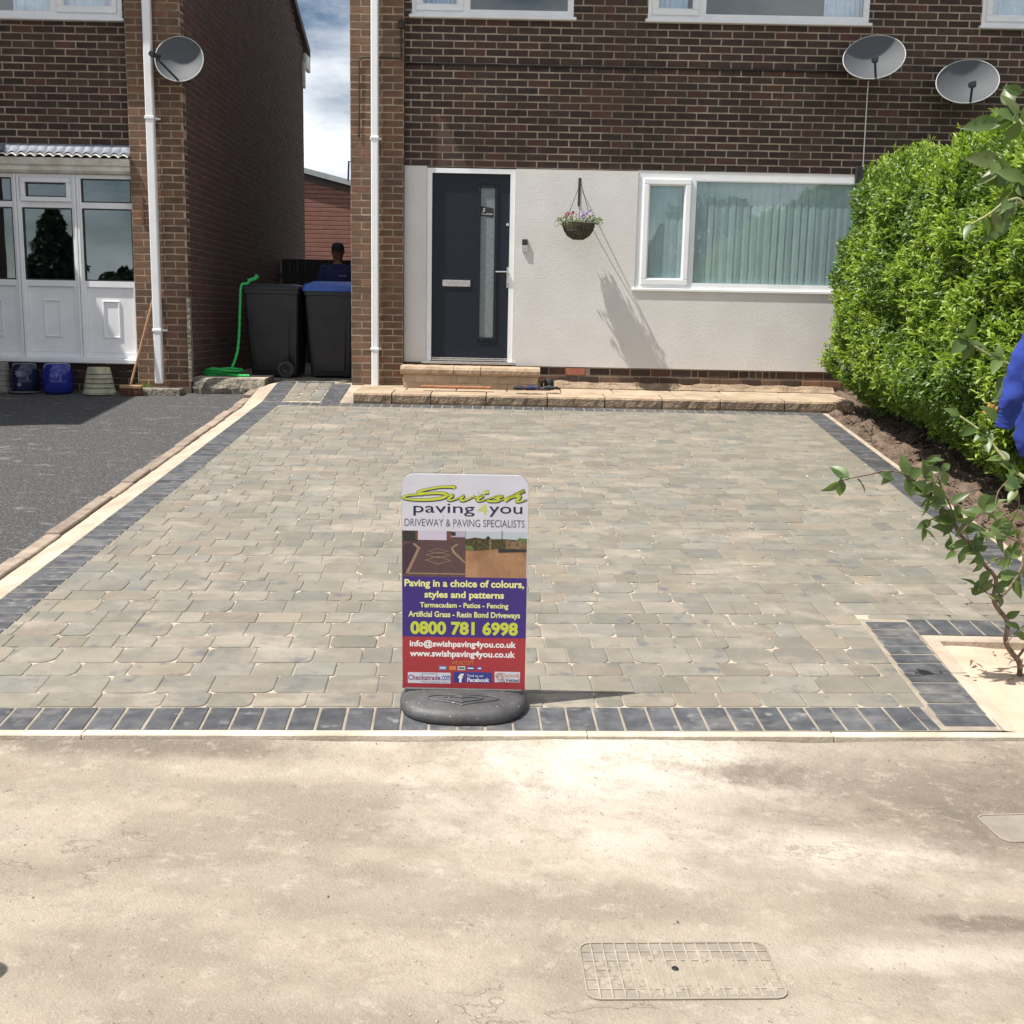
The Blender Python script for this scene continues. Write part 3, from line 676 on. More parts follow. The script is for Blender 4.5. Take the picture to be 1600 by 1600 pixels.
for a, b in ((-1.225, -.66), (-.655, -.37), (-.365, .27)):
    mb = MB(); n_ = 20; vs = []
    pr = [(YS0-.01, cz0), (YS0-.032, cz0+.02), (YS0-.035, cz0+.055), (YS0-.02, cz1-.006), (YS0+.02, cz1), (12.19, cz1+.004), (12.19, cz0)]
    for k in range(n_+1):
        x = a+(b-a)*k/n_
        for y, z in pr: vs.append((x, y+.003*noise.noise(Vector((x*40, z*40, 1))), z+.003*noise.noise(Vector((x*30, y*30, 5)))))
    q = 7; mb.add(vs, [(k*q+j, (k+1)*q+j, (k+1)*q+(j+1) % q, k*q+(j+1) % q) for k in range(n_) for j in range(q)]+[tuple(range(q-1, -1, -1)), tuple(n_*q+j for j in range(q))])
    mb.obj('coping_stone', M['stepbrick'], st)
mb = MB(); mb.box(-1.19, .245, YS0+.0016, 12.185, .70, cz0-.001); mb.obj('mortar', M['mortar_d'], st)
for k in range(2):
    x = -1.2-(.1 if k else 0)
    while x < .25:
        a, b = max(x+.004, -1.2), min(x+.221, .25)
        if b-a > .04: mb = MB(); mb.bbox(a, b, YS0, YS0+.1, .70+.004+k*.081, .70+.077+k*.081, .004); mb.obj('brick', M['stepbrick'], st)
        x += .225

# ================================================================== MAIN HOUSE
XR = 9.0
hs = thing('brick_house', 'dark brown brick house with grey front door and pale rendered ground floor', 'house', (2, 12.3, .7))
w1, w2, w3 = (-1.15, .54, 4.59, 5.6), (1.32, 3.63, 4.59, 5.6), (4.81, 7.2, 4.59, 5.6)
holes = [w1, w2, w3, (-1.3, 3.9, .985, HZ-.002), (4.5, 8.5, .985, HZ-.002)]
O = Vector((0, YF, 0)); NF = Vector((0, -1, 0))
wl = wall_backing('wall', hs, O, EX, NF, -1.3, XR, .4, 6.0, holes, M['mortar'])
q = [300]
lst = brick_list(-1.226, XR-.3, .7, 5.75, holes, HZ-.075*60+.004, -.76+.05)
lst.sort(key=lambda b: abs(b[2]-3.2)+(0 if b[0] < 4.7 else 5))
lay(wl, O, EX, NF, lst, M['brick'], lambda p: onscreen(p) and p.z > 3, q)
# pier
OP = Vector((0, YP, 0)); wp = wall_backing('pier', hs, OP, EX, NF, -1.79, -1.226, .5, 6.0, [], M['mortar_d'], .12)
lst = brick_list(-1.79, -1.226, .68, 5.75, [], HZ-.075*60+.004, -1.79)
q2 = [150]; lay(wp, OP, EX, NF, lst, M['brick_tan'], onscreen, q2)
mb = MB(); mb.box(-1.226, -1.2245, YP+.002, YF, .5, 6); mb.box(-1.79, -1.6, YP+.11, 19, .5, 6); mb.box(XR-.2, XR, YF, 19, .5, 6); mb.box(-1.6, XR-.2, 18.8, 19, .5, 6); mb.obj('side_wall', M['brick'], hs)
mb = MB(); mb.box(-1.6, XR-.2, 15, 15.1, .5, 5.9); mb.box(-1.6, XR-.2, YF+.15, 15, 4.0, 4.1)
mb.box(-1.6, XR-.2, YF+.15, 15, .5, .98); mb.box(3.95, 4.05, YF+.12, 15, .98, 5.9); mb.box(1.0, 1.1, YF+.12, 15, .98, 5.9); mb.obj('inner_wall', M['plaster'], hs)
def roof(parent, x0, x1, y0=12.3, y1=19.0, ez=5.67, oh=.36):
    ym = (y0+y1)/2; rzr = ez+.12+(ym-y0+oh)*.424; mb = MB()
    for s in (1, -1):
        ya = y0-oh if s > 0 else y1+oh
        vs = [(x0, ya, ez+.12), (x1, ya, ez+.12), (x1, ym, rzr), (x0, ym, rzr), (x0, ya, ez), (x1, ya, ez), (x1, ym, rzr-.13), (x0, ym, rzr-.13)]
        mb.add(vs, [(0, 1, 2, 3), (4, 7, 6, 5), (0, 4, 5, 1), (1, 5, 6, 2), (3, 2, 6, 7), (0, 3, 7, 4)])
    r = mb.obj('roof', M['roof'], parent)
    f = MB(); f.box(x0, x1, y0-oh-.005, y0-oh+.02, ez-.07, ez+.10); f.box(x0, x1, y0-oh+.021, y0-.003, ez-.06, ez-.045)
    f.box(x0, x1, y1+oh-.02, y1+oh+.005, ez-.07, ez+.10); f.obj('fascia', M['upvc_old'], r)
    gt = MB(); gt.tube([(x0, y0-oh-.06, ez+.03), (x1, y0-oh-.06, ez+.03)], .05, 10); gt.obj('gutter', M['upvc_old'], r)
    return r
roof(hs, -1.95, XR+.1)
# rendered panels
RY = YF-.022
mb = MB(); mb.box(-1.2235, -.985, RY, YF+.05, .985, HZ); mb.box(-.03, 1.283, RY, YF+.05, .963, HZ-.012); mb.box(1.2835, 3.85, RY, YF+.05, .963, 1.80); mb.box(3.8505, 4.45, RY, YF+.05, .963, HZ-.012)
mb.box(1.2835, 3.85, YF+.0, YF+.05, 3.035, HZ-.001)
o = mb.obj('render_panel', M['render'], hs)
# plinth below the render
mb = MB(); mb.box(-1.22, 4.6, YF-.003, YF+.05, .55, .958); pl = mb.obj('plinth', M['mortar'], hs)
x = -1.2; 
while x < 3.6:
    hd = x > 1.9; wd = R.choice([.075, .1125, .075, .225]) if hd else .225
    if not (.545 < x+wd/2 < .80):
        mb = MB(); mb.bbox(x+.005, x+wd-.005, YF-.008+R.uniform(-.002, .002), YF+.03, .877, .948, .004); mb.obj('brick', M['brick'], pl)
    x += wd
x = -1.1
while x < 3.6:
    mb = MB(); mb.bbox(x+.005, x+.22, YF-.018+R.uniform(-.006, .004), YF+.03, .79, .862, .006); mb.obj('brick', M['brick' if R.random() < .5 else 'brick_tan'], pl); x += .225
for k in range(2):  # mortar droppings along the foot of the wall
    mb = MB(); vs = []; n_ = 90
    for i in range(n_+1):
        x = .32+3.2*i/n_; hgt = .745+.035*(noise.noise(Vector((x*5, k, 0)))+.4)+k*.03
        vs += [(x, YF-.10+k*.05+.03*noise.noise(Vector((x*6, 4, k))), .735), (x, YF-.07+k*.03+.02*noise.noise(Vector((x*9, 4, k))), hgt), (x, YF-.002, hgt+.02)]
    mb.add(vs, [(3*i+j, 3*i+3+j, 3*i+4+j, 3*i+1+j) for i in range(n_) for j in (0, 1)]); mb.obj('mortar_fillet', M['terrace_f'], pl, smooth=True)
ab = MB(); ab.bbox(.56, .775, YF-.02, YF+.02, .875, .952, .003); av = ab.obj('air_brick', M['brickred'], pl)
# downpipe
def downpipe(parent, x, z0, z1, Y, clips, shoe=False):
    mb = MB(); mb.bbox(x-.038, x+.038, Y-.10, Y-.028, z0, z1, .01); d = mb.obj('downpipe', M['upvc'], parent)
    for c in clips: k = MB(); k.bbox(x-.045, x+.045, Y-.107, Y-.0, c-.014, c+.014, .004); k.box(x-.06, x+.06, Y-.01, Y-.0, c-.012, c+.012); k.obj('clip', M['upvc'], d)
    return d
downpipe(hs, on_wall(586, 300, YP-.06).x, .70, 5.75, YP, [on_wall(586, 217, YP).z, on_wall(586, 545, YP).z])
# front door
dx0, dx1, dz0, dz1 = -.983, -.032, 1.0, 3.05
mb = MB(); t = .055; yd = YF+.03
mb.box(dx0, dx0+t, yd-.035, yd+.05, dz0, dz1); mb.box(dx1-t, dx1, yd-.035, yd+.05, dz0, dz1); mb.box(dx0+t, dx1-t, yd-.035, yd+.05, dz1-t*.9, dz1)
df = mb.obj('door_frame', M['upvc'], hs)
mb = MB(); mb.bbox(dx0-.05, dx1+.03, YF-.045, yd+.05, dz0-.03, dz0-.001, .004); mb.obj('threshold', M['chrome'], df)
mb = MB(); mb.box(-1.22, .0, YF-.019, YF+.04, .86, dz0-.033); mb.obj('sill_course', M['darkfascia'], df)
mb = MB(); a, b, c, d = dx0+t+.004, dx1-t-.004, dz0+.045, dz1-t*.9-.004
gx0, gx1 = on_wall(750, 400).x, on_wall(772, 400).x; gz0, gz1 = on_wall(760, 527).z, on_wall(762, 293).z
for qd in ((a, gx0, c, d), (gx1, b, c, d), (gx0, gx1, c, gz0), (gx0, gx1, gz1, d)): mb.box(qd[0], qd[1], yd, yd+.045, qd[2], qd[3])
dr = mb.obj('front_door', M['door'], hs)
mb = MB(); t2 = .032
for qd in ((gx0-t2, gx0, gz0-t2, gz1+t2), (gx1, gx1+t2, gz0-t2, gz1+t2), (gx0, gx1, gz0-t2, gz0), (gx0, gx1, gz1, gz1+t2)): mb.bbox(qd[0], qd[1], yd-.014, yd+.01, qd[2], qd[3], .005)
mb.obj('glazing_trim', M['door'], dr)
mb = MB(); mb.box(gx0, gx1, yd+.008, yd+.02, gz0, gz1); mb.obj('glass_panel', M['frost'], dr)
mb = MB(); mb.bbox(a, b, yd-.03, yd+.02, dz0+.006, dz0+.022, .003); mb.bbox(a, b, yd-.018, yd+.02, dz0+.026, dz0+.040, .003); mb.obj('weather_bar', M['chrome'], dr)
p0, p1 = on_wall(691, 437, yd), on_wall(735, 448, yd)
mb = MB(); mb.bbox(p0.x, p1.x, yd-.012, yd+.01, p1.z, p0.z, .005); lb = mb.obj('letterbox', M['chrome'], dr)
mb = MB(); mb.box(p0.x+.03, p1.x-.03, yd-.015, yd-.0125, (p0.z+p1.z)/2-.004, p0.z-.014); mb.obj('letterbox_flap', M['dishrim'], dr)
hp = on_wall(793, 425, yd); mb = MB(); mb.bbox(hp.x-.014, hp.x+.014, yd-.012, yd, hp.z-.17, hp.z+.05, .006); mb.tube([(hp.x, yd-.01, hp.z), (hp.x, yd-.05, hp.z), (hp.x-.03, yd-.058, hp.z), (hp.x-.13, yd-.056, hp.z-.002)], .009, 8)
mb.lathe([(.0, -.0), (.011, .001), (.011, .012), (.0, .013)], 12, Matrix.Translation((hp.x, yd-.012, hp.z-.11)) @ Matrix.Rotation(pi/2, 4, 'X'), cap=False); mb.obj('handle', M['chrome'], dr)
sp = on_wall(793, 351, yd); mb = MB(); mb.lathe([(.0, 0), (.016, .001), (.016, .006), (.007, .008), (0, .008)], 14, Matrix.Translation((sp.x, yd, sp.z)) @ Matrix.Rotation(pi/2, 4, 'X'), cap=False); mb.obj('spyhole', M['chrome'], dr)
# ---- text helper
def text_mesh(body, x0, x1, z0, z1, y, mat, parent, name='lettering', bold=0., shear=0., spacing=1., to=None):
    cu = bpy.data.curves.new('t', 'FONT'); cu.body = body; cu.size = 1; cu.offset = bold; cu.shear = shear; cu.space_character = spacing; cu.resolution_u = 3
    ob = bpy.data.objects.new('t', cu); C.objects.link(ob); bpy.context.view_layer.update()
    me = bpy.data.meshes.new_from_object(ob.evaluated_get(bpy.context.evaluated_depsgraph_get())); bpy.data.objects.remove(ob)
    co = np.empty(len(me.vertices)*3); me.vertices.foreach_get('co', co); co = co.reshape(-1, 3)
    mn, mxx = co.min(0), co.max(0); s = (x1-x0)/(mxx[0]-mn[0]); t = (z1-z0)/(mxx[1]-mn[1])
    vs = [(x0+(v[0]-mn[0])*s, y, z0+(v[1]-mn[1])*t) for v in co]
    if to: vs = [tuple(to @ Vector(v)) for v in vs]
    fs = [tuple(p.vertices) for p in me.polygons]; m2 = bpy.data.meshes.new(name); m2.from_pydata(vs, [], fs); m2.materials.append(mat)
    o = bpy.data.objects.new(name, m2); link(o, parent); return o
PR = lambda n_, c: M.setdefault(n_, flat(n_, c))
n0, n1 = on_wall(751, 322, yd), on_wall(771, 340, yd)
mb = MB(); ys = yd+.0065
mb.add([(n0.x, ys, n1.z+.012), (n0.x+.02, ys, n1.z+.014), (n1.x-.03, ys, n1.z), (n1.x, ys, n1.z), (n1.x, ys, n0.z-.02), (n0.x+.05, ys, n0.z-.004), (n0.x, ys, n0.z)], [(0, 1, 2, 3, 4, 5, 6)]); stk = mb.obj('number_sticker', M['black'], dr)
PW = PR('print_bright_white', (.8, .8, .8))
text_mesh('5', n0.x+.02, n0.x+.052, n0.z-.062, n0.z-.02, ys-.001, PW, dr, 'house_number', bold=.02, shear=.2)
text_mesh('Redworth Road', n0.x+.012, n1.x-.012, n0.z-.088, n0.z-.072, ys-.001, PW, dr, 'sticker_lettering', bold=.01)
# doorbell (own thing)
p0, p1 = on_wall(816, 374, RY), on_wall(824, 393, RY)
db = thing('doorbell', 'black and silver video doorbell on the render right of the door', 'doorbell', (p0.x, RY, p1.z))
mb = MB(); zm = p0.z*.45+p1.z*.55+.01; mb.bbox(p0.x, p1.x, RY-.024, RY, zm, p0.z, .003); mb.obj('camera_part', M['black'], db)
mb = MB(); mb.bbox(p0.x, p1.x, RY-.024, RY, p1.z, zm, .003); bp_ = mb.obj('button_plate', M['chrome'], db)
mb = MB(); mb.lathe([(.013, 0), (.013, .004), (.009, .005), (.0, .005)], 14, Matrix.Translation(((p0.x+p1.x)/2, RY-.024, (zm+p1.z)/2)) @ Matrix.Rotation(pi/2, 4, 'X'), cap=False); mb.obj('button', M['dishrim'], bp_)
# ground floor window with vertical blind
wz0, wz1 = 1.835, 3.033
a1 = on_wall(1005, 350).x; a2 = on_wall(1076, 350).x; b1 = on_wall(1084, 350).x
WY = YF-.008
wn = hwin(hs, 1.286, 3.85, wz0, wz1, WY, [(a1, a2, wz0+.045, wz1-.06, True), (b1, 3.80, wz0+.05, wz1-.06, False)], sillout=.012)
x = 1.33; k = 0
while x < 3.8:
    mb = MB(); tilt = R.uniform(-.003, .005); zb = wz0+.02+R.uniform(0, .004); skew = R.uniform(-.006, .006)*(3 if k in (9, 10) else 1)
    y0 = WY+.05; vs = [(x+skew, y0+tilt, zb), (x+.045+skew, y0-.006, zb), (x+.086+skew, y0-tilt-.004, zb), (x+.086, y0-tilt-.004, wz1), (x+.045, y0-.006, wz1), (x, y0+tilt, wz1)]
    mb.add(vs, [(0, 1, 4, 5), (1, 2, 3, 4)]); mb.obj('blind_slat', M['blind'], wn); x += .078; k += 1
# upper windows
def upper(wd, split, cur):
    a, b, c, d = wd
    wn = hwin(hs, a, b, c, d, WY+.0, [(a+.05, split-.035, c+.05, d-.06, True), (split+.035, b-.05, c+.05, d-.06, False)], sillout=.03)
    for (p, q_) in cur: folds('curtain', wn, p, q_, WY+.16, c+.02, d, .018, .055, 'curtain')
    return wn
upper(w1, on_wall(728, 10).x, [(-1.1, -.6)])
upper(w2, on_wall(1096, 20).x, [(1.35, 1.75), (3.2, 3.6)])
upper(w3, 5.5, [(4.9, 5.8)])
# ================================================================== LEFT HOUSE
XL = -3.557; lh = thing('brick_house', 'neighbouring dark brick house at left with white glazed porch', 'house', (-5, 12.3, .7))
PX0 = -4.137
wL = (-8.0, -4.19, 4.49, 5.6)
por = (-12, PX0-.001, .9, 3.15)
holes = [wL, por]
wl = wall_backing('wall', lh, O, EX, NF, -12, PX0, .4, 5.75, holes, M['mortar'])
q3 = [230]; lst = brick_list(-7.0, PX0-.003, .7, 5.7, holes, 4.49-.075*60, .03); lst.sort(key=lambda b: b[2] < 3)
lay(wl, O, EX, NF, lst, M['brick'], onscreen, q3)
wp = wall_backing('pier', lh, OP, EX, NF, PX0, XL, .5, 5.75, [], M['mortar_d'], .12)
lst = brick_list(PX0, XL, .62, 5.7, [], 4.49-.075*60, PX0)
lay(wp, OP, EX, NF, lst, M['brick_tan'], onscreen, [150])
OS = Vector((XL+.0005, 0, 0)); NS = Vector((1, 0, 0))
ym = (12.3+19.0)/2
def rl(y): return 5.65+.424*(min(y, 2*ym-y)-12.3+.36)
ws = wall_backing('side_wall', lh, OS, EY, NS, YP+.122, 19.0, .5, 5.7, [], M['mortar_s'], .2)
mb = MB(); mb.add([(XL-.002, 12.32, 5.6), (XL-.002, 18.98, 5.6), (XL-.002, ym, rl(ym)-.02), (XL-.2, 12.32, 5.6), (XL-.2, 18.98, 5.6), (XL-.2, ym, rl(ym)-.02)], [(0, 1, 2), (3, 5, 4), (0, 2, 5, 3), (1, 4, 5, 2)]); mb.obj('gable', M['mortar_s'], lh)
def half(y): return rl(y)
lst = brick_list(YP+.002, 19.0, .6, 7.4, [], 4.49-.075*60, YP+.002+.10, top=half)
lst = [(a, b, c, d) for a, b, c, d in lst]
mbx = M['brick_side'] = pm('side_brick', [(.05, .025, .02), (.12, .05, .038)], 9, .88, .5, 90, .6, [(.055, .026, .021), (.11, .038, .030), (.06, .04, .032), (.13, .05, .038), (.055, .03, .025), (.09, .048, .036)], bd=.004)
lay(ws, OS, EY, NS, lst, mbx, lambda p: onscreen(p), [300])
mb = MB(); mb.box(-12, XL-.21, 18.8, 19.0, .5, 5.7); mb.box(-12, XL-.21, 14.5, 14.6, .5, 5.6); mb.box(-12, XL-.21, YF+.12, 14.5, 3.9, 4.0); mb.box(-12, XL-.21, YF+.12, 14.5, .5, .95); mb.box(-12.2, -12, YF, 19, .5, 5.7); mb.obj('inner_wall', M['plaster'], lh)
roof(lh, -12.2, XL+.06)
mb = MB(); mb.bbox(XL+.001, XL+.06, 19.0, 19.36, 5.42, 5.66, .01); mb.obj('eave_box', M['upvc_old'], lh)
mb = MB(); mb.bbox(XL, XL+.05, 18.9, 18.98, 5.1, 5.5, .01); mb.obj('soil_vent', M['upvc_old'], lh)
dpx = on_wall(247, 400, YP-.06).x
d = MB(); zt = 5.75; xb = on_wall(250, 600, YP-.06).x
d.bbox(xb-.042, xb+.042, YP-.105, YP-.03, .70, zt, .01); d = d.obj('downpipe', M['upvc'], lh)
for c in (on_wall(241, 186, YP).z, on_wall(250, 516, YP).z):
    k = MB(); k.bbox(xb-.05, xb+.05, YP-.112, YP, c-.016, c+.016, .004); k.box(xb+.05, xb+.085, YP-.012, YP, c-.01, c+.01); k.obj('clip', M['upvc'], d)
wn = hwin(lh, wL[0], wL[1], wL[2], wL[3], WY, [(-4.86, -4.25, wL[2]+.06, wL[3]-.06, True), (-7.9, -4.93, wL[2]+.05, wL[3]-.06, False)], sillout=.035)
folds('curtain', wn, -5.4, -4.3, WY+.16, wL[2], wL[3], .02, .09, 'curtain'); folds('curtain', wn, -7.9, -5.8, WY+.3, wL[2], wL[3], .02, .3, 'curtain')
# porch: white frames, lower panels, fascia, corrugated roof edge
pc = []; PY = YF-.02
ms = [on_wall(p, 400).x for p in (33, 125)]; pitch = ms[1]-ms[0]
cols = [(ms[1]+.035, PX0-.012), (ms[0]+.03, ms[1]-.04), (ms[0]-pitch+.03, ms[0]-.04), (ms[0]-2*pitch+.03, ms[0]-pitch-.04)]
zt, ztr, zmr, zb = 2.905, on_wall(170, 322).z, on_wall(170, 444).z, on_wall(170, 560).z
panes = []
for i, (a, b) in enumerate(cols):
    top_sash = i % 2 == 1
    panes.append((a+.015, b-.015, ztr+.03, zt-.04, top_sash)); panes.append((a+.015, b-.015, zmr+.03, ztr-.03, False))
hole_p = panes+[(a+.03, b-.03, zb+.06, zmr-.035, False) for a, b in cols]
fr = MB(); x0p = cols[-1][0]-.04; us = sorted({x0p, PX0-.002}|{p[i] for p in hole_p for i in (0, 1)}); zs = sorted({zb, zt}|{p[i] for p in hole_p for i in (2, 3)})
for a, b, c, d in cells(us, zs, hole_p): fr.box(a, b, PY, PY+.07, c, d)
pw = fr.obj('porch_frame', M['upvc'], lh)
for m_ in ms+[ms[0]-pitch]:
    k = MB(); k.bbox(m_-.03, m_-.002, PY-.022, PY, zb, zt, .004); k.bbox(m_+.004, m_+.03, PY-.022, PY, zb, zt, .004); k.obj('mullion', M['upvc'], pw)
for i, p in enumerate(panes):
    a, b, c, d, sash = p
    if sash:
        s = MB(); t = .05
        for q_ in ((a, b, c, c+t), (a, b, d-t, d), (a, a+t, c+t, d-t), (b-t, b, c+t, d-t)): s.bbox(q_[0], q_[1], PY-.025, PY+.04, q_[2], q_[3], .006)
        s.obj('sash', M['upvc'], pw); a += t; b -= t; c += t; d -= t
    k = MB(); k.box(a-.002, b+.002, PY+.02, PY+.026, c-.002, d+.002); k.obj('pane', M['glassd'], pw)
    k = MB(); t = .014
    for q_ in ((a, b, c, c+t), (a, b, d-t, d), (a, a+t, c+t, d-t), (b-t, b, c+t, d-t)): k.box(q_[0], q_[1], PY+.004, PY+.019, q_[2], q_[3])
    k.obj('glazing_bead', M['black'], pw)
for i, (a, b) in enumerate(cols):
    k = MB(); c, d = zb+.062, zmr-.037; k.box(a+.03, b-.03, PY+.02, PY+.04, c, d); k.obj('lower_panel', M['upvc'], pw)
    k = MB(); mx_ = (a+b)/2+.0; hw = .095; e0 = c+.16; e1 = d-.14; t = .018
    for q_ in ((mx_-hw, mx_+hw, e0, e0+t), (mx_-hw, mx_+hw, e1-t, e1), (mx_-hw, mx_-hw+t, e0+t, e1-t), (mx_+hw-t, mx_+hw, e0+t, e1-t)): k.bbox(q_[0], q_[1], PY+.008, PY+.021, q_[2], q_[3], .004)
    k.obj('panel_moulding', M['upvc'], pw)
k = MB(); k.bbox(x0p, PX0-.002, PY-.075, PY+.06, zb-.055, zb-.002, .008); k.obj('porch_sill', M['upvc'], pw)
k = MB(); k.box(x0p, PX0-.004, PY+.02, PY+.06, .6, zb-.056); pk = k.obj('porch_plinth', M['mortar'], lh)
x = -7.0; k2 = 0
for kk in range(4):
    x = -6.4+.1*(kk % 2)
    while x < PX0-.1: m_ = MB(); m_.bbox(x+.005, x+.22, PY+.012, PY+.03, .60+kk*.075, .665+kk*.075, .003); m_.obj('brick', M['brick'], pk); x += .225
zf0, zf1 = 2.908, on_wall(100, 249).z
k = MB(); vs = []; n_ = 40
prof = [(.0, zf0), (-.05, zf0+.005), (-.075, zf0+.03), (-.075, zf0+.07), (-.10, zf0+.085), (-.115, zf1-.02), (-.115, zf1), (.0, zf1+.001)]
for x in (x0p, PX0-.003): vs += [(x, PY+y, z) for y, z in prof]
q_ = len(prof); k.add(vs, [(j, q_+j, q_+j+1, j+1) for j in range(q_-1)]+[tuple(range(q_)), tuple(range(2*q_-1, q_-1, -1))]); k.obj('porch_fascia', M['upvc_old'], pw)
zr0 = zf1+.002; k = MB(); vs = []; n_ = int((PX0-x0p)/.0122); per = .0985
for i in range(n_+1):
    x = x0p+.0122*i; hgt = .028*abs(sin(pi*x/per)); vs += [(x, PY-.15, zr0+hgt-.004), (x, PY-.15, zr0+hgt+.006), (x, YF+.0, zr0+.075+hgt*.5)]
k.add(vs, [(3*i+j, 3*i+3+j, 3*i+4+j, 3*i+1+j) for i in range(n_) for j in (0, 1)]); k.obj('corrugated_roof', M['upvc_old'], lh, smooth=False)
zl0 = zr0+.04; k = MB(); vs = []
for i in range(n_+1):
    x = x0p+.0122*i; e = abs(sin(pi*x/per)); vs += [(x, PY-.13, zr0+.022+.034*e), (x, PY-.05, zr0+.075+.01*e), (x, YF-.006, zr0+.155)]
k.add(vs, [(3*i+j, 3*i+3+j, 3*i+4+j, 3*i+1+j) for i in range(n_) for j in (0, 1)]); k.obj('lead_flashing', M['lead'], lh, smooth=True)
# iron strap and conduit on the wall
mb = MB(); p0, p1 = on_wall(223, 308, YP), on_wall(224, 350, YP); mb.bbox(p0.x-.012, p0.x+.012, YP-.02, YP-.0, p1.z, p0.z, .003); tag(mb.obj('wall_strap', M['rust']), 'rusty iron strap fixed on the left brick pier', 'strap')
p0, p1 = on_side(296, 467, XL+.03), on_side(300, 596, XL+.03)
mb = MB(); mb.bbox(XL+.002, XL+.04, p0.y-.02, p0.y+.03, p1.z, p0.z, .004); tag(mb.obj('cover_strip', M['slab']), 'thin grey conduit strip standing up the shaded side wall', 'conduit')
# neighbouring projection just beyond the left edge (its shade falls on the porch)
nb = thing('neighbour_extension', 'flat roofed brick front extension beyond the porch at far left', 'building', (-8, 10.9, .5))
mb = MB(); mb.box(-10.5, -6.93, 9.26, YF, .2, 5.72); mb.obj('wall', M['brick'], nb); mb = MB(); mb.box(-10.55, -6.9, 9.21, YF, 5.72, 5.82); mb.obj('roof', M['roof'], nb)

# ================================================================== BACKGROUND between the houses
YB = 26.0; p00 = on_wall(474, 273, YB); p11 = on_wall(549, 406, YB); pf = on_wall(474, 262, YB); pf2 = on_wall(548, 282, YB)
bb = thing('clad_outbuilding', 'outbuilding clad in red brown horizontal boards with grey roof edge', 'building', (p00.x+1, YB, 1))
x0 = p00.x-1.2; x1 = p11.x+1.4; slp = (pf2.z-pf.z)/(pf2.x-pf.x)
def ft(x): return pf.z+(x-pf.x)*slp
z = p11.z-.02; bh = .0985
while z < p00.z+.9:
    xe = min(x1, pf.x+(z+bh+.16-pf.z)/slp) if slp < 0 else x1
    if xe > x0+.2: mb = MB(); mb.add([(x0, YB, z), (xe, YB, z), (xe, YB, z+bh-.022), (x0, YB, z+bh-.022), (x0, YB+.05, z), (xe, YB+.05, z), (xe, YB+.05, z+bh), (x0, YB+.05, z+bh), (x0, YB+.016, z+bh-.006), (xe, YB+.016, z+bh-.006)], [(0, 1, 2, 3), (3, 2, 9, 8), (8, 9, 6, 7), (0, 4, 5, 1), (1, 5, 6, 9, 2), (0, 3, 8, 7, 4)]); mb.obj('board', M['boards'], bb)
    z += bh
for dz0_, dz1_, y_, mt in ((-.27, -.12, .03, 'darkfascia'), (-.12, .0, -.06, 'fascia')):
    mb = MB(); vs = [(x, y, ft(x)+d) for x in (x0-.1, x1+.3) for y in (YB-.05+y_, YB+3) for d in (dz0_, dz1_)]
    mb.add(vs, [(0, 1, 3, 2), (4, 6, 7, 5), (0, 4, 5, 1), (2, 3, 7, 6), (0, 2, 6, 4), (1, 5, 7, 3)]); mb.obj('fascia', M[mt], bb)
mb = MB(); mb.box(x0, x1, YB+.06, YB+2.9, .2, p11.z+.5); mb.obj('wall', M['gate'], bb)
p = on_wall(544, 282, YB-.2); pt = on_wall(545, 252, YB-.2); pe = on_wall(552, 253, YB-.2)
mb = MB(); mb.tube([p, pt, pe], .022, 6); tag(mb.obj('vent_pole', M['navy']), 'thin dark bent pole standing above the grey roof edge', 'pole')
gp = on_wall(474, 405, 17.0); gp2 = on_wall(552, 405, 17.0)
gt = thing('side_gate', 'dark boarded gate closing the passage behind the bins', 'gate', (-2.7, 17, .73))
x = XL+.02
while x < -1.85:
    if not -3.08 < x+.05 < -3.04:
        mb = MB(); mb.bbox(x, x+.113, 17, 17.025, .73, gp.z, .004); mb.obj('board', M['gate'], gt)
    x += .118
for zz in (1.0, 2.0): mb = MB(); mb.bbox(XL+.01, -1.81, 17.027, 17.07, zz, zz+.09, .004); mb.obj('rail', M['gate'], gt)
# concrete ledge in front of the bins
cl = MB(); A = on_drive(300, 612, .0); z1_ = .83; vs = []; n_ = 26
xa, xb_ = XL+.02, -2.75; yl = 12.22
for k in range(n_+1):
    x = xa+(xb_-xa)*k/n_; j = lambda s, f: s*noise.noise(Vector((x*f, s*90, 2)))
    zt_ = z1_-.13+.0*k+.07
    vs += [(x, yl-.02+j(.03, 9), .56), (x, yl-.03+j(.05, 11), .66+j(.03, 8)), (x, yl+j(.03, 7), zt_-.015), (x, yl+.02, zt_), (x, 12.7, zt_+.01), (x, 12.7, .56)]
q_ = 6; cl.add(vs, [(k*q_+j, (k+1)*q_+j, (k+1)*q_+j+1, k*q_+j+1) for k in range(n_) for j in range(q_-1)]+[tuple(range(q_)), tuple(n_*q_+j for j in range(q_-1, -1, -1))])
cl.m = [0]*len(cl.f)
for i in range(n_*(q_-1)):
    if i % (q_-1) >= 3: cl.m[i] = 1
tag(cl.obj('concrete_ledge', [M['slab'], M['haunch']]), 'broken edged concrete ledge with pinkish top beside the bins', 'ledge')
LEDGE = .77
mb = MB(); mb.box(XL, -1.8, 12.68, 30, .5, .742); mb.obj('passage', M['slab'], kind='structure')
mb = MB(); p0, p1 = on_drive(222, 617), on_drive(266, 612)
mb.bbox(-4.10, -3.62, 11.98, 12.16, .55, .655, .008); tag(mb.obj('concrete_pad', M['slab']), 'rough grey concrete pad under the left white downpipe', 'pad')
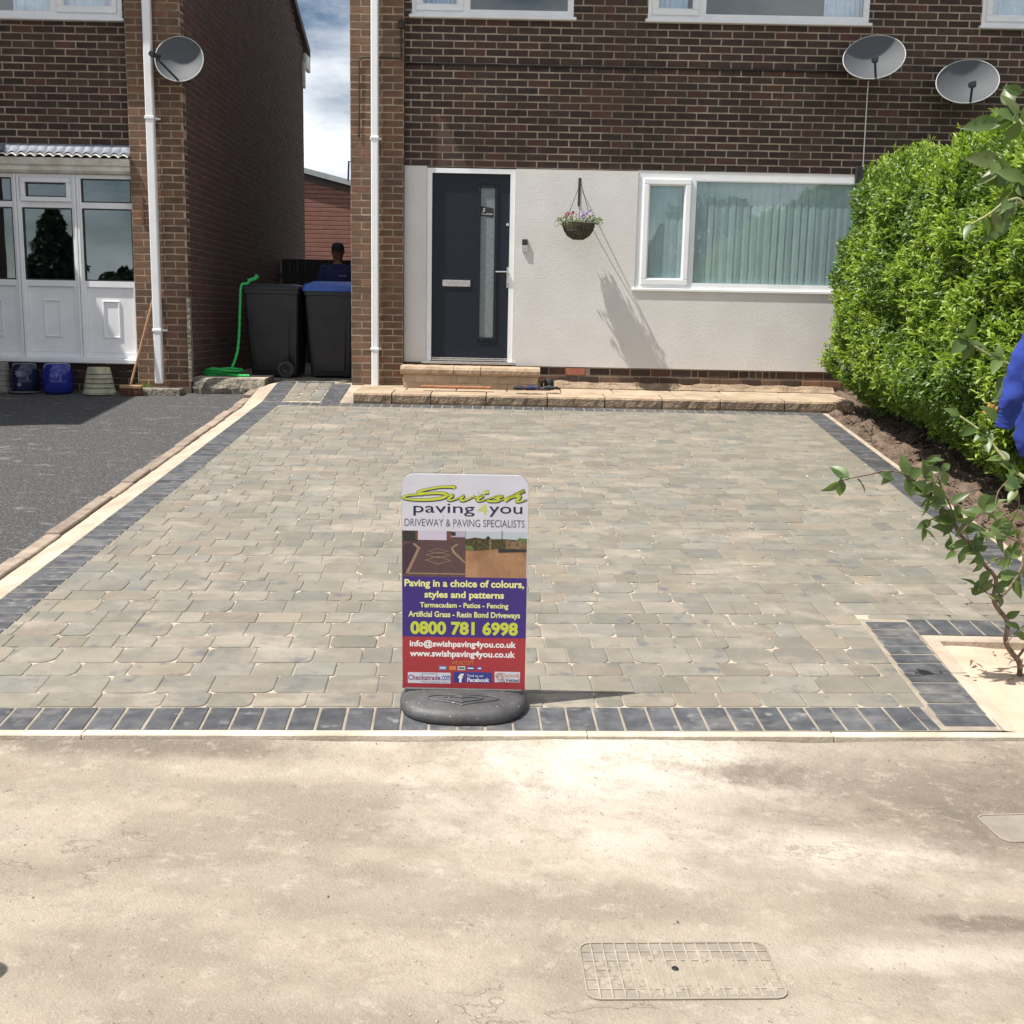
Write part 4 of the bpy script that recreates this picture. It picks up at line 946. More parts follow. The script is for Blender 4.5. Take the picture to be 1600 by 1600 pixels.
# ================================================================== BINS
def wbin(cx, cy, z0, wdt, hgt, lid, label, rot=0, lidh=.05):
    t = thing('wheelie_bin', label, 'bin', (cx, cy, z0), 'wheelie bins in the passage'); T = Matrix.Translation((cx, cy, z0)) @ Matrix.Rotation(rot, 4, 'Z')
    def sec(wx, wy, z, oy=0):
        r = rrect(wx, wy, [.04]*4); return [T @ Vector((a, b+oy, z)) for a, b in r]
    ss = [sec(wdt*.80, .5, .02, .03), sec(wdt*.83, .52, .12, .03), sec(wdt*.93, .66, hgt*.72), sec(wdt*.96, .68, hgt*.9), sec(wdt*1.0, .72, hgt*.905), sec(wdt*1.0, .72, hgt*.945)]
    mb = MB(); n_ = 16; mb.add([v for s in ss for v in s], [(i*n_+j, i*n_+(j+1) % n_, (i+1)*n_+(j+1) % n_, (i+1)*n_+j) for i in range(5) for j in range(n_)]+[tuple(range(n_-1, -1, -1))])
    # recessed front panel rib
    mb.obj('body', M['binbody'], t)
    mb = MB(); mb.add([T @ Vector(v) for v in ((-wdt*.30, -.262, .08), (wdt*.26, -.262, .08), (wdt*.32, -.337, hgt*.76), (-wdt*.22, -.337, hgt*.8), (-wdt*.33, -.33, hgt*.7))], [(0, 1, 2, 3, 4)]); mb.obj('front_panel', M['binbody'], t)
    mb = MB(); ls = [sec(wdt*1.03, .76, hgt*.948), sec(wdt*1.03, .76, hgt*.965), sec(wdt*.98, .70, hgt*.965+lidh*.55), sec(wdt*.7, .4, hgt*.965+lidh)]
    mb.add([v for s in ls for v in s], [(i*n_+j, i*n_+(j+1) % n_, (i+1)*n_+(j+1) % n_, (i+1)*n_+j) for i in range(3) for j in range(n_)]+[tuple(range(n_-1, -1, -1)), tuple(3*n_+j for j in range(n_))]); mb.obj('lid', M[lid], t)
    mb = MB(); mb.tube([T @ Vector((-wdt*.46, .40, hgt*.93)), T @ Vector((wdt*.46, .40, hgt*.93))], .016, 8)
    for s in (-1, 1): mb.tube([T @ Vector((s*wdt*.42, .40, hgt*.93)), T @ Vector((s*wdt*.42, .33, hgt*.90))], .02, 8)
    mb.obj('handle', M['black'], t)
    return t, T
ba = on_drive(395, 594); bz = .745
X0, X1 = on_wall(377, 500, 12.95).x, on_wall(470, 500, 12.95).x
t1, T1 = wbin((X0+X1)/2+.01, 13.25, bz, (X1-X0)*.97, 1.06, 'binbody', 'dark grey wheelie bin with grey lid beside the green hose', .0)
def wheel(t, x, y, z, r=.1, ax='X'):
    Mw = Matrix.Translation((x, y, z)) @ (Matrix.Rotation(pi/2, 4, 'X'))
    mb = MB(); mb.lathe([(r*.62, -.025), (r*.95, -.025), (r, -.015), (r, .015), (r*.95, .025), (r*.62, .025)], 24, Mw, cap=False); wh = mb.obj('wheel', M['black'], t, smooth=False)
    mb = MB(); mb.lathe([(.0, .0), (.02, .012), (r*.3, .012), (r*.35, .0), (r*.55, .002), (r*.63, .016), (r*.66, .016)], 24, Mw, cap=False); mb.obj('hub', M['binbody'], wh)
wp_ = on_wall(447, 580, 12.86); wheel(t1, wp_.x, 12.86, bz+.1, .10)
X0, X1 = on_wall(473, 500, 12.95).x, on_wall(556, 500, 12.95).x
t2_, T2 = wbin((X0+X1)/2, 13.3, bz, (X1-X0)*.98, 1.05, 'blue_lid', 'black wheelie bin with bright blue lid next to the brick pier', .0, .1)
# ================================================================== HOSE
hp = [on_wall(px, py, 12.6) for px, py in ((392, 437), (386, 443), (379, 444), (376, 452), (375, 480), (374, 510), (373, 530), (371, 548), (366, 566), (359, 582), (357, 588), (362, 594), (372, 594), (384, 591), (390, 588))]
pts = []
for i, p in enumerate(hp):
    y = 12.78-.02*i if i < 5 else 12.68-.04*(i-4); y = max(y, 12.36); d = sight(*((392, 437), (386, 443), (379, 444), (376, 452), (375, 480), (374, 510), (373, 530), (371, 548), (366, 566), (359, 582), (357, 588), (362, 594), (372, 594), (384, 591), (390, 588))[i]); v = Vector((0, 0, CAMZ))+d*(y/d.y); v.z = max(v.z, LEDGE+.02); pts.append(v)
def smooth_path(P, n=6):
    P = [Vector(p) for p in P]; out = []
    for i in range(len(P)-1):
        p0, p1, p2, p3 = P[max(i-1, 0)], P[i], P[i+1], P[min(i+2, len(P)-1)]
        for k in range(n):
            t = k/n; out.append(.5*((2*p1)+(p2-p0)*t+(2*p0-5*p1+4*p2-p3)*t*t+(3*p1-p0-3*p2+p3)*t**3))
    return out+[P[-1]]
ho = thing('garden_hose', 'bright green hose draped from the grey bin down onto the ledge', 'hose', (pts[-1].x, pts[-1].y, LEDGE))
sp_ = smooth_path(pts, 6); mb = MB(); mb.tube(sp_, [.0145*(1+.12*(i % 2)) for i in range(len(sp_))], 8); mb.obj('tube', M['green_hose'], ho, smooth=True)
n0_ = pts[0]; mb = MB(); mb.tube([n0_+Vector((-.03, 0, -.01)), n0_+Vector((.05, 0, .015)), n0_+Vector((.075, 0, .05))], [.02, .022, .03], 10); mb.obj('nozzle', M['green_hose'], ho)
pc_ = []
for i in range(90):
    a = i*.42; rr = .13+.05*sin(i*.37)+R.uniform(-.012, .012)+.03*sin(i*.11); pc_.append((on_wall(345, 590, 12.5).x+.02+rr*1.25*cos(a), 12.52+rr*.5*sin(a), LEDGE+.015+.0008*i+.01*sin(i*1.1)))
mb = MB(); mb.tube(pc_, .012, 6); mb.obj('coil', M['green_hose'], ho, smooth=True)
# ================================================================== PERSON
yp = 14.4; hc = on_wall(528, 400, yp); gzp = .742
Hh = on_wall(526, 380, yp).z-gzp; px_ = hc.x
pe = thing('person', 'person in a dark cap and navy shirt standing behind the blue lidded bin', 'person', (px_, yp, gzp))
hd_t = gzp+Hh
def body_person():
    mb = MB(); c = Vector((px_, yp, 0)); z = lambda t: gzp+Hh*t
    S = lambda dx, dy, t, rx, ry: (c+Vector((dx, dy, z(t))), (rx, 0, 0), (0, ry, 0))
    mb.loft([S(-.005, .02, .50, .155, .11), S(0, .02, .56, .165, .115), S(0, .01, .62, .155, .11), S(0, 0, .70, .175, .12), S(0, 0, .77, .195, .115), S(0, .01, .81, .18, .09), S(0, .015, .833, .085, .065), S(0, .01, .85, .055, .058), S(0, 0, .875, .055, .06), S(0, -.01, .89, .062, .078), S(0, -.012, .92, .072, .092), S(0, -.005, .95, .074, .098), S(0, 0, .98, .062, .082), S(0, 0, .997, .028, .035)], 20)
    for s in (-1, 1):
        mb.loft([(c+Vector((s*.09, .02, z(.53))), (.09, 0, 0), (0, .10, 0)), (c+Vector((s*.10, .01, z(.40))), (.078, 0, 0), (0, .085, 0)), (c+Vector((s*.10, 0, z(.28))), (.058, 0, 0), (0, .062, 0)), (c+Vector((s*.10, .015, z(.20))), (.056, 0, 0), (0, .062, 0)), (c+Vector((s*.10, .02, z(.05))), (.04, 0, 0), (0, .045, 0)), (c+Vector((s*.10, .0, z(.02))), (.045, 0, 0), (0, .08, 0)), (c+Vector((s*.10, -.04, z(.003))), (.045, 0, 0), (0, .12, 0))], 14)
        fw = -.14 if s < 0 else -.05
        sh = c+Vector((s*.17, 0, z(.80))); el = c+Vector((s*.235, .01, z(.63))); wr = c+Vector((s*(.20), fw-.06, z(.52))); hn = c+Vector((s*.19, fw-.11, z(.485)))
        mb.tube([sh, sh.lerp(el, .5), el, el.lerp(wr, .5), wr], [.058, .052, .043, .038, .028], 12)
        mb.tube([wr, wr.lerp(hn, .5), hn], [.03, .04, .036], 10, flat=.5)
        for k in range(4): f0 = hn+Vector(((k-1.5)*.019, 0, 0)); mb.tube([f0+Vector((0, .01, .01)), f0+Vector((0, -.02, -.03)), f0+Vector((0, -.01, -.062+.006*abs(k-1.5)))], [.011, .0095, .008], 6)
        t0_ = hn+Vector((-s*.035, 0, .03)); mb.tube([t0_, t0_+Vector((-s*.02, -.02, -.02)), t0_+Vector((-s*.015, -.03, -.045))], [.012, .011, .009], 6)
        mb.tube([c+Vector((s*.074, .005, z(.925))), c+Vector((s*.083, .012, z(.94)))], [.016, .013], 6)
    mb.tube([c+Vector((0, -.098, z(.94))), c+Vector((0, -.118, z(.918))), c+Vector((0, -.102, z(.912)))], [.009, .015, .01], 8)
    o = mb.obj('body', M['skin'], pe, smooth=True)
    md = o.modifiers.new('remesh', 'REMESH'); md.mode = 'VOXEL'; md.voxel_size = .011; md.use_smooth_shade = True
    sm = o.modifiers.new('smooth', 'SMOOTH'); sm.iterations = 2
    k = MB(); k.loft([S(0, .02, .48, .178, .135), S(0, .02, .56, .18, .13), S(0, .01, .62, .17, .125), S(0, 0, .70, .192, .135), S(0, 0, .77, .212, .13), S(0, .01, .815, .19, .102), S(0, .015, .84, .09, .075)], 20, cap=False)
    for s in (-1, 1):
        sh = c+Vector((s*.165, 0, z(.80))); el = c+Vector((s*.235, .01, z(.64))); k.tube([sh+Vector((-s*.03, 0, .01)), sh, sh.lerp(el, .5), sh.lerp(el, .85)], [.07, .074, .067, .064], 12)
    k.obj('shirt', M['navy'], pe, smooth=True)
    k = MB()
    for s in (-1, 1): k.loft([(c+Vector((s*.075, .02, z(.53))), (.105, 0, 0), (0, .125, 0)), (c+Vector((s*.10, .01, z(.40))), (.09, 0, 0), (0, .1, 0)), (c+Vector((s*.10, 0, z(.26))), (.075, 0, 0), (0, .08, 0)), (c+Vector((s*.10, .01, z(.04))), (.065, 0, 0), (0, .075, 0))], 14)
    k.obj('trousers', M['blackcloth'], pe, smooth=True)
    k = MB(); k.loft([S(0, 0, .945, .08, .105), S(0, 0, .96, .081, .106), S(0, .0, .985, .074, .095), S(0, 0, 1.0, .05, .062), S(0, 0, 1.006, .01, .01)], 18)
    k.loft([(c+Vector((0, -.085, z(.949))), (.07, 0, 0), (0, .02, 0)), (c+Vector((0, -.13, z(.945))), (.066, 0, .0), (0, .03, -.003)), (c+Vector((0, -.17, z(.937))), (.035, 0, 0), (0, .008, -.002))], 12)
    k.obj('cap', M['blackcloth'], pe, smooth=True)
    text_mesh('Swish', px_+.03, px_+.13, z(.745), z(.755), yp-.15, PR('print_shirt_white', (.5, .5, .55)), pe, 'shirt_lettering', shear=.3)
body_person()
# ================================================================== SATELLITE DISHES
def dish(name_label, c, wx, hx, face, tilt_roll, mount, group='satellite dishes on the house walls', lnb=(0, 0)):
    """c centre, face = direction the dish looks, mount = wall point"""
    t = thing('satellite_dish', name_label, 'satellite dish', tuple(mount), group)
    f = Vector(face).normalized(); r = f.cross(EZ).normalized(); u = r.cross(f)
    Rm = Matrix((r, u, f)).transposed().to_4x4(); T0 = Matrix.Translation(c) @ Rm; T = T0 @ Matrix.Rotation(tilt_roll, 4, 'Z')
    prof = [(k/8, -.085*(1-(k/8)**2)) for k in range(9)]
    mb = MB(); n_ = 36; vs = []
    for side, off in ((0, 0), (1, -.006)):
        for rr, z in prof:
            for j in range(n_): vs.append(T @ Vector((rr*wx*cos(2*pi*j/n_), rr*hx*sin(2*pi*j/n_), z+off)))
    fs = []
    for s in (0, 1):
        b0 = s*9*n_
        for i in range(8):
            for j in range(n_):
                q_ = (b0+i*n_+j, b0+i*n_+(j+1) % n_, b0+(i+1)*n_+(j+1) % n_, b0+(i+1)*n_+j); fs.append(q_ if s else q_[::-1])
    mb.add(vs, fs); mb.obj('reflector', M['dish'], t, smooth=True)
    mb = MB(); mb.tube([T @ Vector((wx*1.0*cos(2*pi*j/48), hx*1.0*sin(2*pi*j/48), -.001)) for j in range(49)], .006, 6, cap=False); mb.obj('rim', M['dishrim'], t, smooth=True)
    a0 = T0 @ Vector((-.02, -hx*.98, -.03)); a1 = T0 @ Vector((.03+lnb[0], -hx*.9+lnb[1], .24)); mb = MB(); mb.tube([T0 @ Vector((0, -hx*.5, -.10)), a0, a1], .012, 6); mb.obj('arm', M['black'], t)
    mb = MB(); d = ((T @ Vector((0, 0, -.05)))-a1).normalized(); mb.tube([a1-d*.04, a1+d*.02, a1+d*.06, a1+d*.075], [.022, .022, .032, .034], 12); mb.bbox(-.02, .02, -.05, .0, -.03, .03, .006, Matrix.Translation(a1)); mb.obj('receiver', M['black'], t)
    back = T @ Vector((0, -hx*.1, -.10)); mt = Vector(mount)
    mb = MB(); mb.tube([back, back.lerp(mt, .5)+Vector((0, 0, -.02)), mt], .018, 8); mb.tube([mt+Vector((0, 0, -.12)), mt+Vector((0, 0, .12))], .02, 8); mb.obj('bracket', M['black'], t)
    return T
c1 = on_wall(1366, 89, 12.0); dish('larger grey mesh satellite dish directly above the white cable', c1, .315, .262, (-.14, -.80, .42), -.35, (c1.x+.05, YF-.03, c1.z-.05))
c2 = on_wall(1512, 127, 12.0); dish('grey satellite dish farthest right above the green hedge', c2, .32, .262, (-.10, -.80, .42), -.32, (c2.x-.05, YF-.03, c2.z-.05))
c3 = on_wall(280, 92, 12.05); dish('satellite dish on the left house beside its white downpipe', c3, .245, .255, (.06, -.90, .33), -.3, (XL+.03, 12.35, c3.z-.05), lnb=(.17, .12))
# cables
def cable(pts, r, mat, label): mb = MB(); mb.tube(pts, r, 6); return tag(mb.obj('cable', mat, smooth=True), label, 'cable')
cable(smooth_path([on_wall(px, py, YF-.012) for px, py in ((1357, 126), (1355, 150), (1352, 200), (1349, 250), (1347, 278))], 3), .006, M['upvc'], 'thin white cable hanging down the bricks from the larger dish')
cable([on_wall(px, py, YF-.012) for px, py in ((634, 99), (760, 101), (900, 104), (1040, 107), (1180, 109), (1330, 113))], .010, M['cable'], 'long black cable clipped across the brick wall below the upper windows')
cable(smooth_path([on_wall(px, py, YP-.012) for px, py in ((561, 215), (562, 140), (562, 96), (566, 90), (580, 89), (620, 91), (633, 94))], 3), .007, M['cable'], 'black cable looping over the right hand brick pier top')
cable([on_wall(px, py, YP-.012) for px, py in ((627, 40), (627, 90))], .006, M['cable'], 'short black cable dropping from the small box beside the upper window')
p = on_wall(627, 37, YP); mb = MB(); mb.bbox(p.x-.03, p.x+.03, YP-.04, YP, p.z-.05, p.z+.03, .005); tag(mb.obj('junction_box', M['cable']), 'small dark junction box on the brick pier near the top', 'box')
p = on_wall(1344, 268, RY); mb = MB(); mb.bbox(p.x-.05, p.x+.04, YF-.05, YF-.0, p.z-.12, p.z+.05, .005); tag(mb.obj('cable_box', M['cable']), 'black cable box at the upper corner of the large window by the hedge', 'box')
# ================================================================== HANGING BASKET
hx_ = on_wall(905, 290, RY).x; zt_ = on_wall(905, 278, RY).z; zb_ = on_wall(903, 322, RY).z; ARM = .30; za = on_wall(906, 289, RY).z
bk = thing('wall_bracket', 'black iron wall bracket fixed to the render right of the doorbell', 'bracket', (hx_, RY, zb_))
mb = MB(); mb.bbox(hx_-.010, hx_+.010, RY-.008, RY, zb_, zt_, .002); mb.obj('back_plate', M['iron'], bk)
mb = MB(); mb.tube([(hx_, RY-.005, za), (hx_, RY-ARM, za+.01), (hx_, RY-ARM-.02, za+.03)], .007, 6); mb.obj('arm', M['iron'], bk)
mb = MB(); mb.tube(smooth_path([(hx_, RY-.006, zb_+.03), (hx_, RY-.12, zb_+.10), (hx_, RY-.22, za-.03), (hx_, RY-ARM+.01, za-.002)], 4), .006, 6); mb.obj('brace', M['iron'], bk)
bc = on_wall(904, 349, RY-ARM+.03); bz_ = bc.z; BR = .168; by = RY-ARM+.03
hb = thing('hanging_basket', 'round wire hanging basket with pink and purple flowers by the door', 'hanging basket', (bc.x, by, bz_-.17))
mb = MB(); mb.lathe([(.01, -.165), (.06, -.155), (.11, -.125), (.145, -.075), (.163, -.02), (.165, .0), (.12, .005), (.0, .012)], 24, Matrix.Translation((bc.x, by, bz_)), cap=False); mb.obj('liner', M['coir'], hb, smooth=True)
mb = MB()
for k in range(22):
    a = 2*pi*k/22; mb.tube([(bc.x+r*cos(a), by+r*sin(a), bz_+z) for r, z in ((.169, .01), (.168, -.03), (.15, -.08), (.115, -.13), (.06, -.162))], .0028, 4)
for r, z in ((.17, .01), (.152, -.08), (.062, -.163)): mb.tube([(bc.x+r*cos(2*pi*k/24), by+r*sin(2*pi*k/24), bz_+z) for k in range(25)], .0035, 5)
mb.obj('wire_frame', M['iron'], hb)
for k in range(3):
    a = 2*pi*k/3+.5; mb = MB(); mb.tube([(bc.x+.165*cos(a), by+.165*sin(a), bz_), (hx_, RY-ARM, za-.01)], .003, 5); mb.obj('chain', M['iron'], hb)
FL = [PR('petal_dark_red', (.20, .012, .04)), PR('petal_violet', (.10, .04, .18)), PR('petal_lilac', (.28, .20, .34)), PR('petal_yellow', (.5, .4, .15))]
def leaf_verts(l, wd, bend=.12, fold=.18):
    return [(0, 0, 0), (l*.35, -wd*.5, fold*wd), (l*.35, 0, 0+bend*l*.15), (l*.35, wd*.5, fold*wd), (l*.72, -wd*.36, fold*wd*.7-bend*l*.3), (l*.72, 0, -bend*l*.3), (l*.72, wd*.36, fold*wd*.7-bend*l*.3), (l, 0, -bend*l)], [(0, 1, 2), (0, 2, 3), (1, 4, 5, 2), (2, 5, 6, 3), (4, 7, 5), (5, 7, 6)]
def rand_frame(d):
    d = Vector(d).normalized(); u = Vector((R.uniform(-1, 1), R.uniform(-1, 1), R.uniform(-.2, 1)+.8)); s = u.cross(d)
    if s.length < .01: s = Vector((1, 0, 0))
    s.normalize(); return Matrix((d, s, d.cross(s))).transposed().to_4x4()
mb = MB()
for k in range(260):
    a = R.uniform(0, 2*pi); r = BR*sqrt(R.random())*1.05; side = R.random() < .35
    if side: a = R.choice([pi+R.uniform(-.6, .6), R.uniform(-.5, .5)]); r = R.uniform(.14, .24)
    p = Vector((bc.x+r*cos(a), by+r*sin(a)*.9, bz_+(R.uniform(.0, .08) if not side else R.uniform(-.03, .05)))); vv, ff = leaf_verts(R.uniform(.02, .045), R.uniform(.012, .022)); Mx = Matrix.Translation(p) @ rand_frame((cos(a)+R.uniform(-.7, .7), sin(a)+R.uniform(-.7, .7), R.uniform(-.4, .9))); mb.cr = R.random(); mb.add([Mx @ Vector(v) for v in vv], ff)
mb.obj('foliage', M['leafC'], hb, kind='stuff')
for k in range(26):
    a = R.uniform(0, 2*pi); r = BR*sqrt(R.random())*.95; x = bc.x+r*cos(a)
    mt = FL[0] if x < bc.x-.05 and R.random() < .8 else FL[R.choice([1, 1, 2, 2, 1])]
    mb = MB(); p = Vector((x, by+r*sin(a), bz_+R.uniform(.05, .12))); up = Vector((R.uniform(-.5, .5), R.uniform(-1, -.2), R.uniform(.2, .8))).normalized(); s1 = up.orthogonal().normalized(); s2 = up.cross(s1)
    for j in range(5): b_ = 2*pi*j/5; c_ = s1*cos(b_)+s2*sin(b_); d_ = s1*cos(b_+.6)+s2*sin(b_+.6); e_ = s1*cos(b_-.6)+s2*sin(b_-.6); mb.add([p, p+e_*.012+up*.003, p+c_*.022+up*.004, p+d_*.012+up*.003], [(0, 1, 2, 3)])
    mb.obj('flower', mt, hb)
# ================================================================== POTS, BROOM
def pot(px0, px1, pyt, pyb, mats, label, up=False, deco=None):
    bl = on_drive((px0+px1)/2, pyb-2, -.06); Yb = 12.02; c = on_wall((px0+px1)/2, pyb, Yb); zt = on_wall((px0+px1)/2, pyt, Yb).z; zb = SL*(Yb-3.84)-.055
    r = (on_wall(px1, pyb, Yb).x-on_wall(px0, pyb, Yb).x)/2; h = zt-zb
    t = thing('plant_pot', label, 'pot', (c.x, Yb, zb), 'upturned pots under the porch'); T = Matrix.Translation((c.x, Yb, zb))
    if up: pr = [(r*1.0, 0), (r*1.02, h*.08), (r*.96, h*.1), (r*.70, h*.9), (r*.66, h), (r*.3, h+.002)]
    else: pr = [(r*.86, 0), (r*.95, h*.12), (r*1.0, h*.45), (r*.93, h*.8), (r*.78, h*.97), (r*.7, h), (r*.2, h+.002)]
    mb = MB(); mb.lathe(pr, 28, T); mb.obj('body', mats, t, smooth=not up)
    if up:
        for k in range(4): mb = MB(); z = h*(.25+.17*k); rr = r*(.96-.26*(z/h-.1)/.8)+.002; mb.lathe([(rr, z-.008), (rr+.004, z), (rr-.002, z+.008)], 28, T, cap=False); mb.obj('band', M['potgrey'], t)
    if deco:
        mb = MB()
        for z_, s in ((h*.68, .05), (h*.3, .03)):
            for j in range(8): a = 2*pi*j/8+.2; d = Vector((cos(a), 0, sin(a))); e = Vector((-sin(a), 0, cos(a))); p = Vector((c.x, Yb-r*.99-.003, zb+z_)); mb.add([p, p+d*s*.5+e*s*.12, p+d*s, p+d*s*.5-e*s*.12], [(0, 1, 2, 3)])
        mb.obj('flower_motif', PR('motif_grey', (.3, .32, .36)), t)
        mb = MB(); mb.lathe([(r*.9, 0), (r*1.12, .006), (r*1.15, .022), (r*1.1, .022)], 28, T, cap=False); mb.obj('saucer', M['potgrey'], t)
pot(-14, 20, 566, 611, M['potgrey'], 'plain grey pot at the far left under the porch', True)
pot(19, 62, 568, 613, M['potnavy'], 'dark navy glazed pot with a pale flower motif', False, True)
pot(68, 115, 568, 614, M['potblue'], 'glossy cobalt blue pot under the porch')
pot(131, 181, 574, 615, M['potstripe'], 'cream ribbed pot upturned nearest the broom', True)
bh_ = on_wall(205, 612, 11.95); zb_b = SL*(11.95-3.84)-.055
br = thing('broom', 'wooden broom leaning on the left brick pier', 'broom', (bh_.x, 11.95, zb_b))
a0 = on_wall(203, 606, 11.95); a1 = on_wall(243, 452, YP-.02); mb = MB(); mb.tube([a0, a1], .013, 8); mb.obj('handle', M['wood'], br)
q0, q1 = on_wall(188, 608, 11.95), on_wall(223, 611, 11.95)
mb = MB(); mb.bbox(q0.x, q1.x, 11.91, 11.97, zb_b+.075, zb_b+.115, .008); mb.obj('head', M['wood'], br)
mb = MB()
for i in range(26):
    for j in range(4): x = q0.x+.008+(q1.x-q0.x-.016)*i/25; y = 11.918+.015*j; mb.tube([(x, y, zb_b+.078), (x+R.uniform(-.012, .012), y+R.uniform(-.012, .006), zb_b+.002)], .0042, 4)
mb.obj('bristles', M['rust'], br)
wd_ = thing('weed', 'small green weed growing at the foot of the left pier', 'weed', tuple(on_wall(222, 608, 12.1)))
p = on_wall(222, 607, 12.14); mb = MB()
for k in range(16): vv, ff = leaf_verts(R.uniform(.05, .1), .012); Mx = Matrix.Translation((p.x+R.uniform(-.05, .07), 12.14, .65)) @ rand_frame((R.uniform(-1, 1), R.uniform(-.5, .2), R.uniform(.3, 1))); mb.add([Mx @ Vector(v) for v in vv], ff)
mb.obj('foliage', M['leafB'], wd_)
# things on the terrace
p0, p1 = on_level(658, 605, .745), on_level(768, 608, .745)
mb = MB(); mb.bbox(p0.x, p1.x, p0.y-.035, p0.y+.035, .741, .765, .006); tag(mb.obj('timber_plank', M['rustwood']), 'red brown wooden plank lying in front of the doorstep', 'plank')
def glove(px, py, mat, label, seed, z=.74):
    rg = random.Random(seed); p = on_level(px, py, z+.02); p.y = max(p.y, 11.56); mb = MB(); a = rg.uniform(-.6, .6)
    T = Matrix.Translation((p.x, p.y, z+.022)) @ Matrix.Rotation(a, 4, 'Z')
    mb.loft([(T @ Vector((-.06, 0, 0)), T.to_3x3() @ Vector((0, .035, 0)), (0, 0, .018)), (T @ Vector((-.02, 0, .008)), T.to_3x3() @ Vector((0, .045, 0)), (0, 0, .026)), (T @ Vector((.03, 0, .004)), T.to_3x3() @ Vector((0, .048, 0)), (0, 0, .022)), (T @ Vector((.045, 0, 0)), T.to_3x3() @ Vector((0, .04, 0)), (0, 0, .012))], 12)
    for k in range(4): mb.tube([T @ Vector((.03, (k-1.5)*.023, .002)), T @ Vector((.07, (k-1.5)*.027, .006+rg.uniform(-.004, .01))), T @ Vector((.098-.008*abs(k-1.5), (k-1.5)*.028, -.006))], [.012, .011, .008], 7)
    mb.tube([T @ Vector((-.01, .035, 0)), T @ Vector((.02, .066, .004)), T @ Vector((.04, .075, .0))], [.013, .011, .008], 7)
    tag(mb.obj('work_glove', mat, smooth=True), label, 'glove', 'gloves left on the terrace')
glove(812, 610, M['blackcloth'], 'black work glove lying leftmost on the terrace edge', 3); glove(832, 613, M['navy'], 'blue and black work glove at the terrace edge', 5)
glove(860, 607, M['blackcloth'], 'black work glove lying by the step corner', 8); 
mb = MB(); p = on_level(856, 602, .74); mb.lathe([(.01, .0), (.05, .0), (.055, .03), (.05, .085), (.03, .10), (.0, .105)], 16, Matrix.Translation((p.x, 12.12, .74)), cap=False); mb.tube([(p.x-.05, 12.1, .81), (p.x-.09, 12.08, .78), (p.x-.07, 12.08, .745)], .01, 6); tag(mb.obj('knee_pad', M['blackcloth'], smooth=True), 'black knee pad leaning at the right end of the doorstep', 'knee pad')
# ================================================================== PAVEMENT SIGN
SY = 4.065; sg0 = on_wall(629, 1075, SY); sg1 = on_wall(820, 1073, SY); SW = sg1.x-sg0.x; top = on_wall(720, 741, SY).z; z0 = sg0.z; SHh = top-z0
sn = thing('pavement_sign', 'freestanding printed advertising sign on a black rubber base in the driveway', 'sign', ((sg0.x+sg1.x)/2, SY, gz(SY)))
TS = Matrix.Translation((sg0.x, SY, z0)) @ Matrix.Rotation(radians(1.2), 4, 'X') @ Matrix.Rotation(radians(-.2), 4, 'Y')
def su(px): return (px-627.5)/193.5*SW
def sv(py): return (1075-py)/335*SHh
r = .047; pts = [(0, 0), (SW, 0)]
for a0_, cx, cz in ((0, SW-r, SHh-r), (90, r, SHh-r)):
    for k in range(9): a = radians(a0_+k*11.25); pts.append((cx+r*cos(a), cz+r*sin(a)))
MP = Matrix(((1, 0, 0, 0), (0, 0, -1, 0), (0, 1, 0, 0), (0, 0, 0, 1)))   # (x,y,z)->(x,-z,y)
mb = MB(); mb.prism(pts, -.006, 0, TS @ MP); mb.obj('panel', M['white_print'], sn)
mb = MB(); mb.prism([(x*1.012-SW*.006, z*1.004) for x, z in pts], -.010, -.0065, TS @ MP); mb.obj('panel_edge', M['chrome'], sn)
LAY = [0.0]
def poly(ps, mat, name='print_area', lay=1):
    mb = MB(); y = -.00012*lay; mb.add([TS @ Vector((su(x), y, sv(z))) for x, z in ps], [tuple(range(len(ps)))]); return mb.obj(name, mat, sn)
def rect(x0, x1, y0, y1, mat, lay=1, name='print_area'): return poly([(x0, y1), (x1, y1), (x1, y0), (x0, y0)], mat, name, lay)
NAVY = PR('print_purple_blue', (.045, .025, .19)); RED = PR('print_red', (.36, .035, .045)); LIME = PR('print_lime', (.52, .58, .06)); INK = PR('print_ink', (.02, .015, .06)); GREY = PR('print_grey', (.11, .11, .15)); CRM = PR('print_cream', (.66, .58, .56)); YL = PR('print_pale_yellow', (.72, .74, .30))
rect(627.5, 821, 897, 992, NAVY); rect(627.5, 821, 992, 1075, RED)
# the two printed photographs
BR1 = pm('print_brown', [(.055, .03, .035), (.13, .075, .078)], 260, .4); BR2 = PR('print_brick_brown', (.15, .06, .04)); TN = PR('print_tan', (.30, .19, .13)); DK = PR('print_dark', (.03, .03, .03)); SKYP = PR('print_sky', (.45, .50, .56)); GRV = pm('print_gravel', [(.27, .14, .07), (.42, .24, .13)], 14, .4, speck=(400, .55, .7, (.22, .12, .07))); GRN = pm('print_green', [(.07, .11, .03), (.17, .22, .08)], 120, .4); HG = pm('print_hedge', [(.015, .016, .008), (.11, .09, .04)], 110, .4); ST = pm('print_stone', [(.08, .05, .025), (.28, .19, .11)], 120, .4)
rect(627.5, 725.5, 826, 897, BR1); rect(629, 652, 826, 842, DK, 2); rect(648, 652, 826, 840, BR2, 3); rect(652, 696, 826, 840, PR('print_garage', (.55, .50, .62)), 3); rect(696, 704, 826, 840, BR2, 3); rect(704, 710, 827, 833, DK, 4); rect(702, 725, 826, 835, PR('print_lilac', (.42, .38, .48)), 3)
poly([(628, 897), (628, 850), (646, 842), (655, 848), (633, 891)], PR('print_plum', (.055, .03, .045)), lay=2)
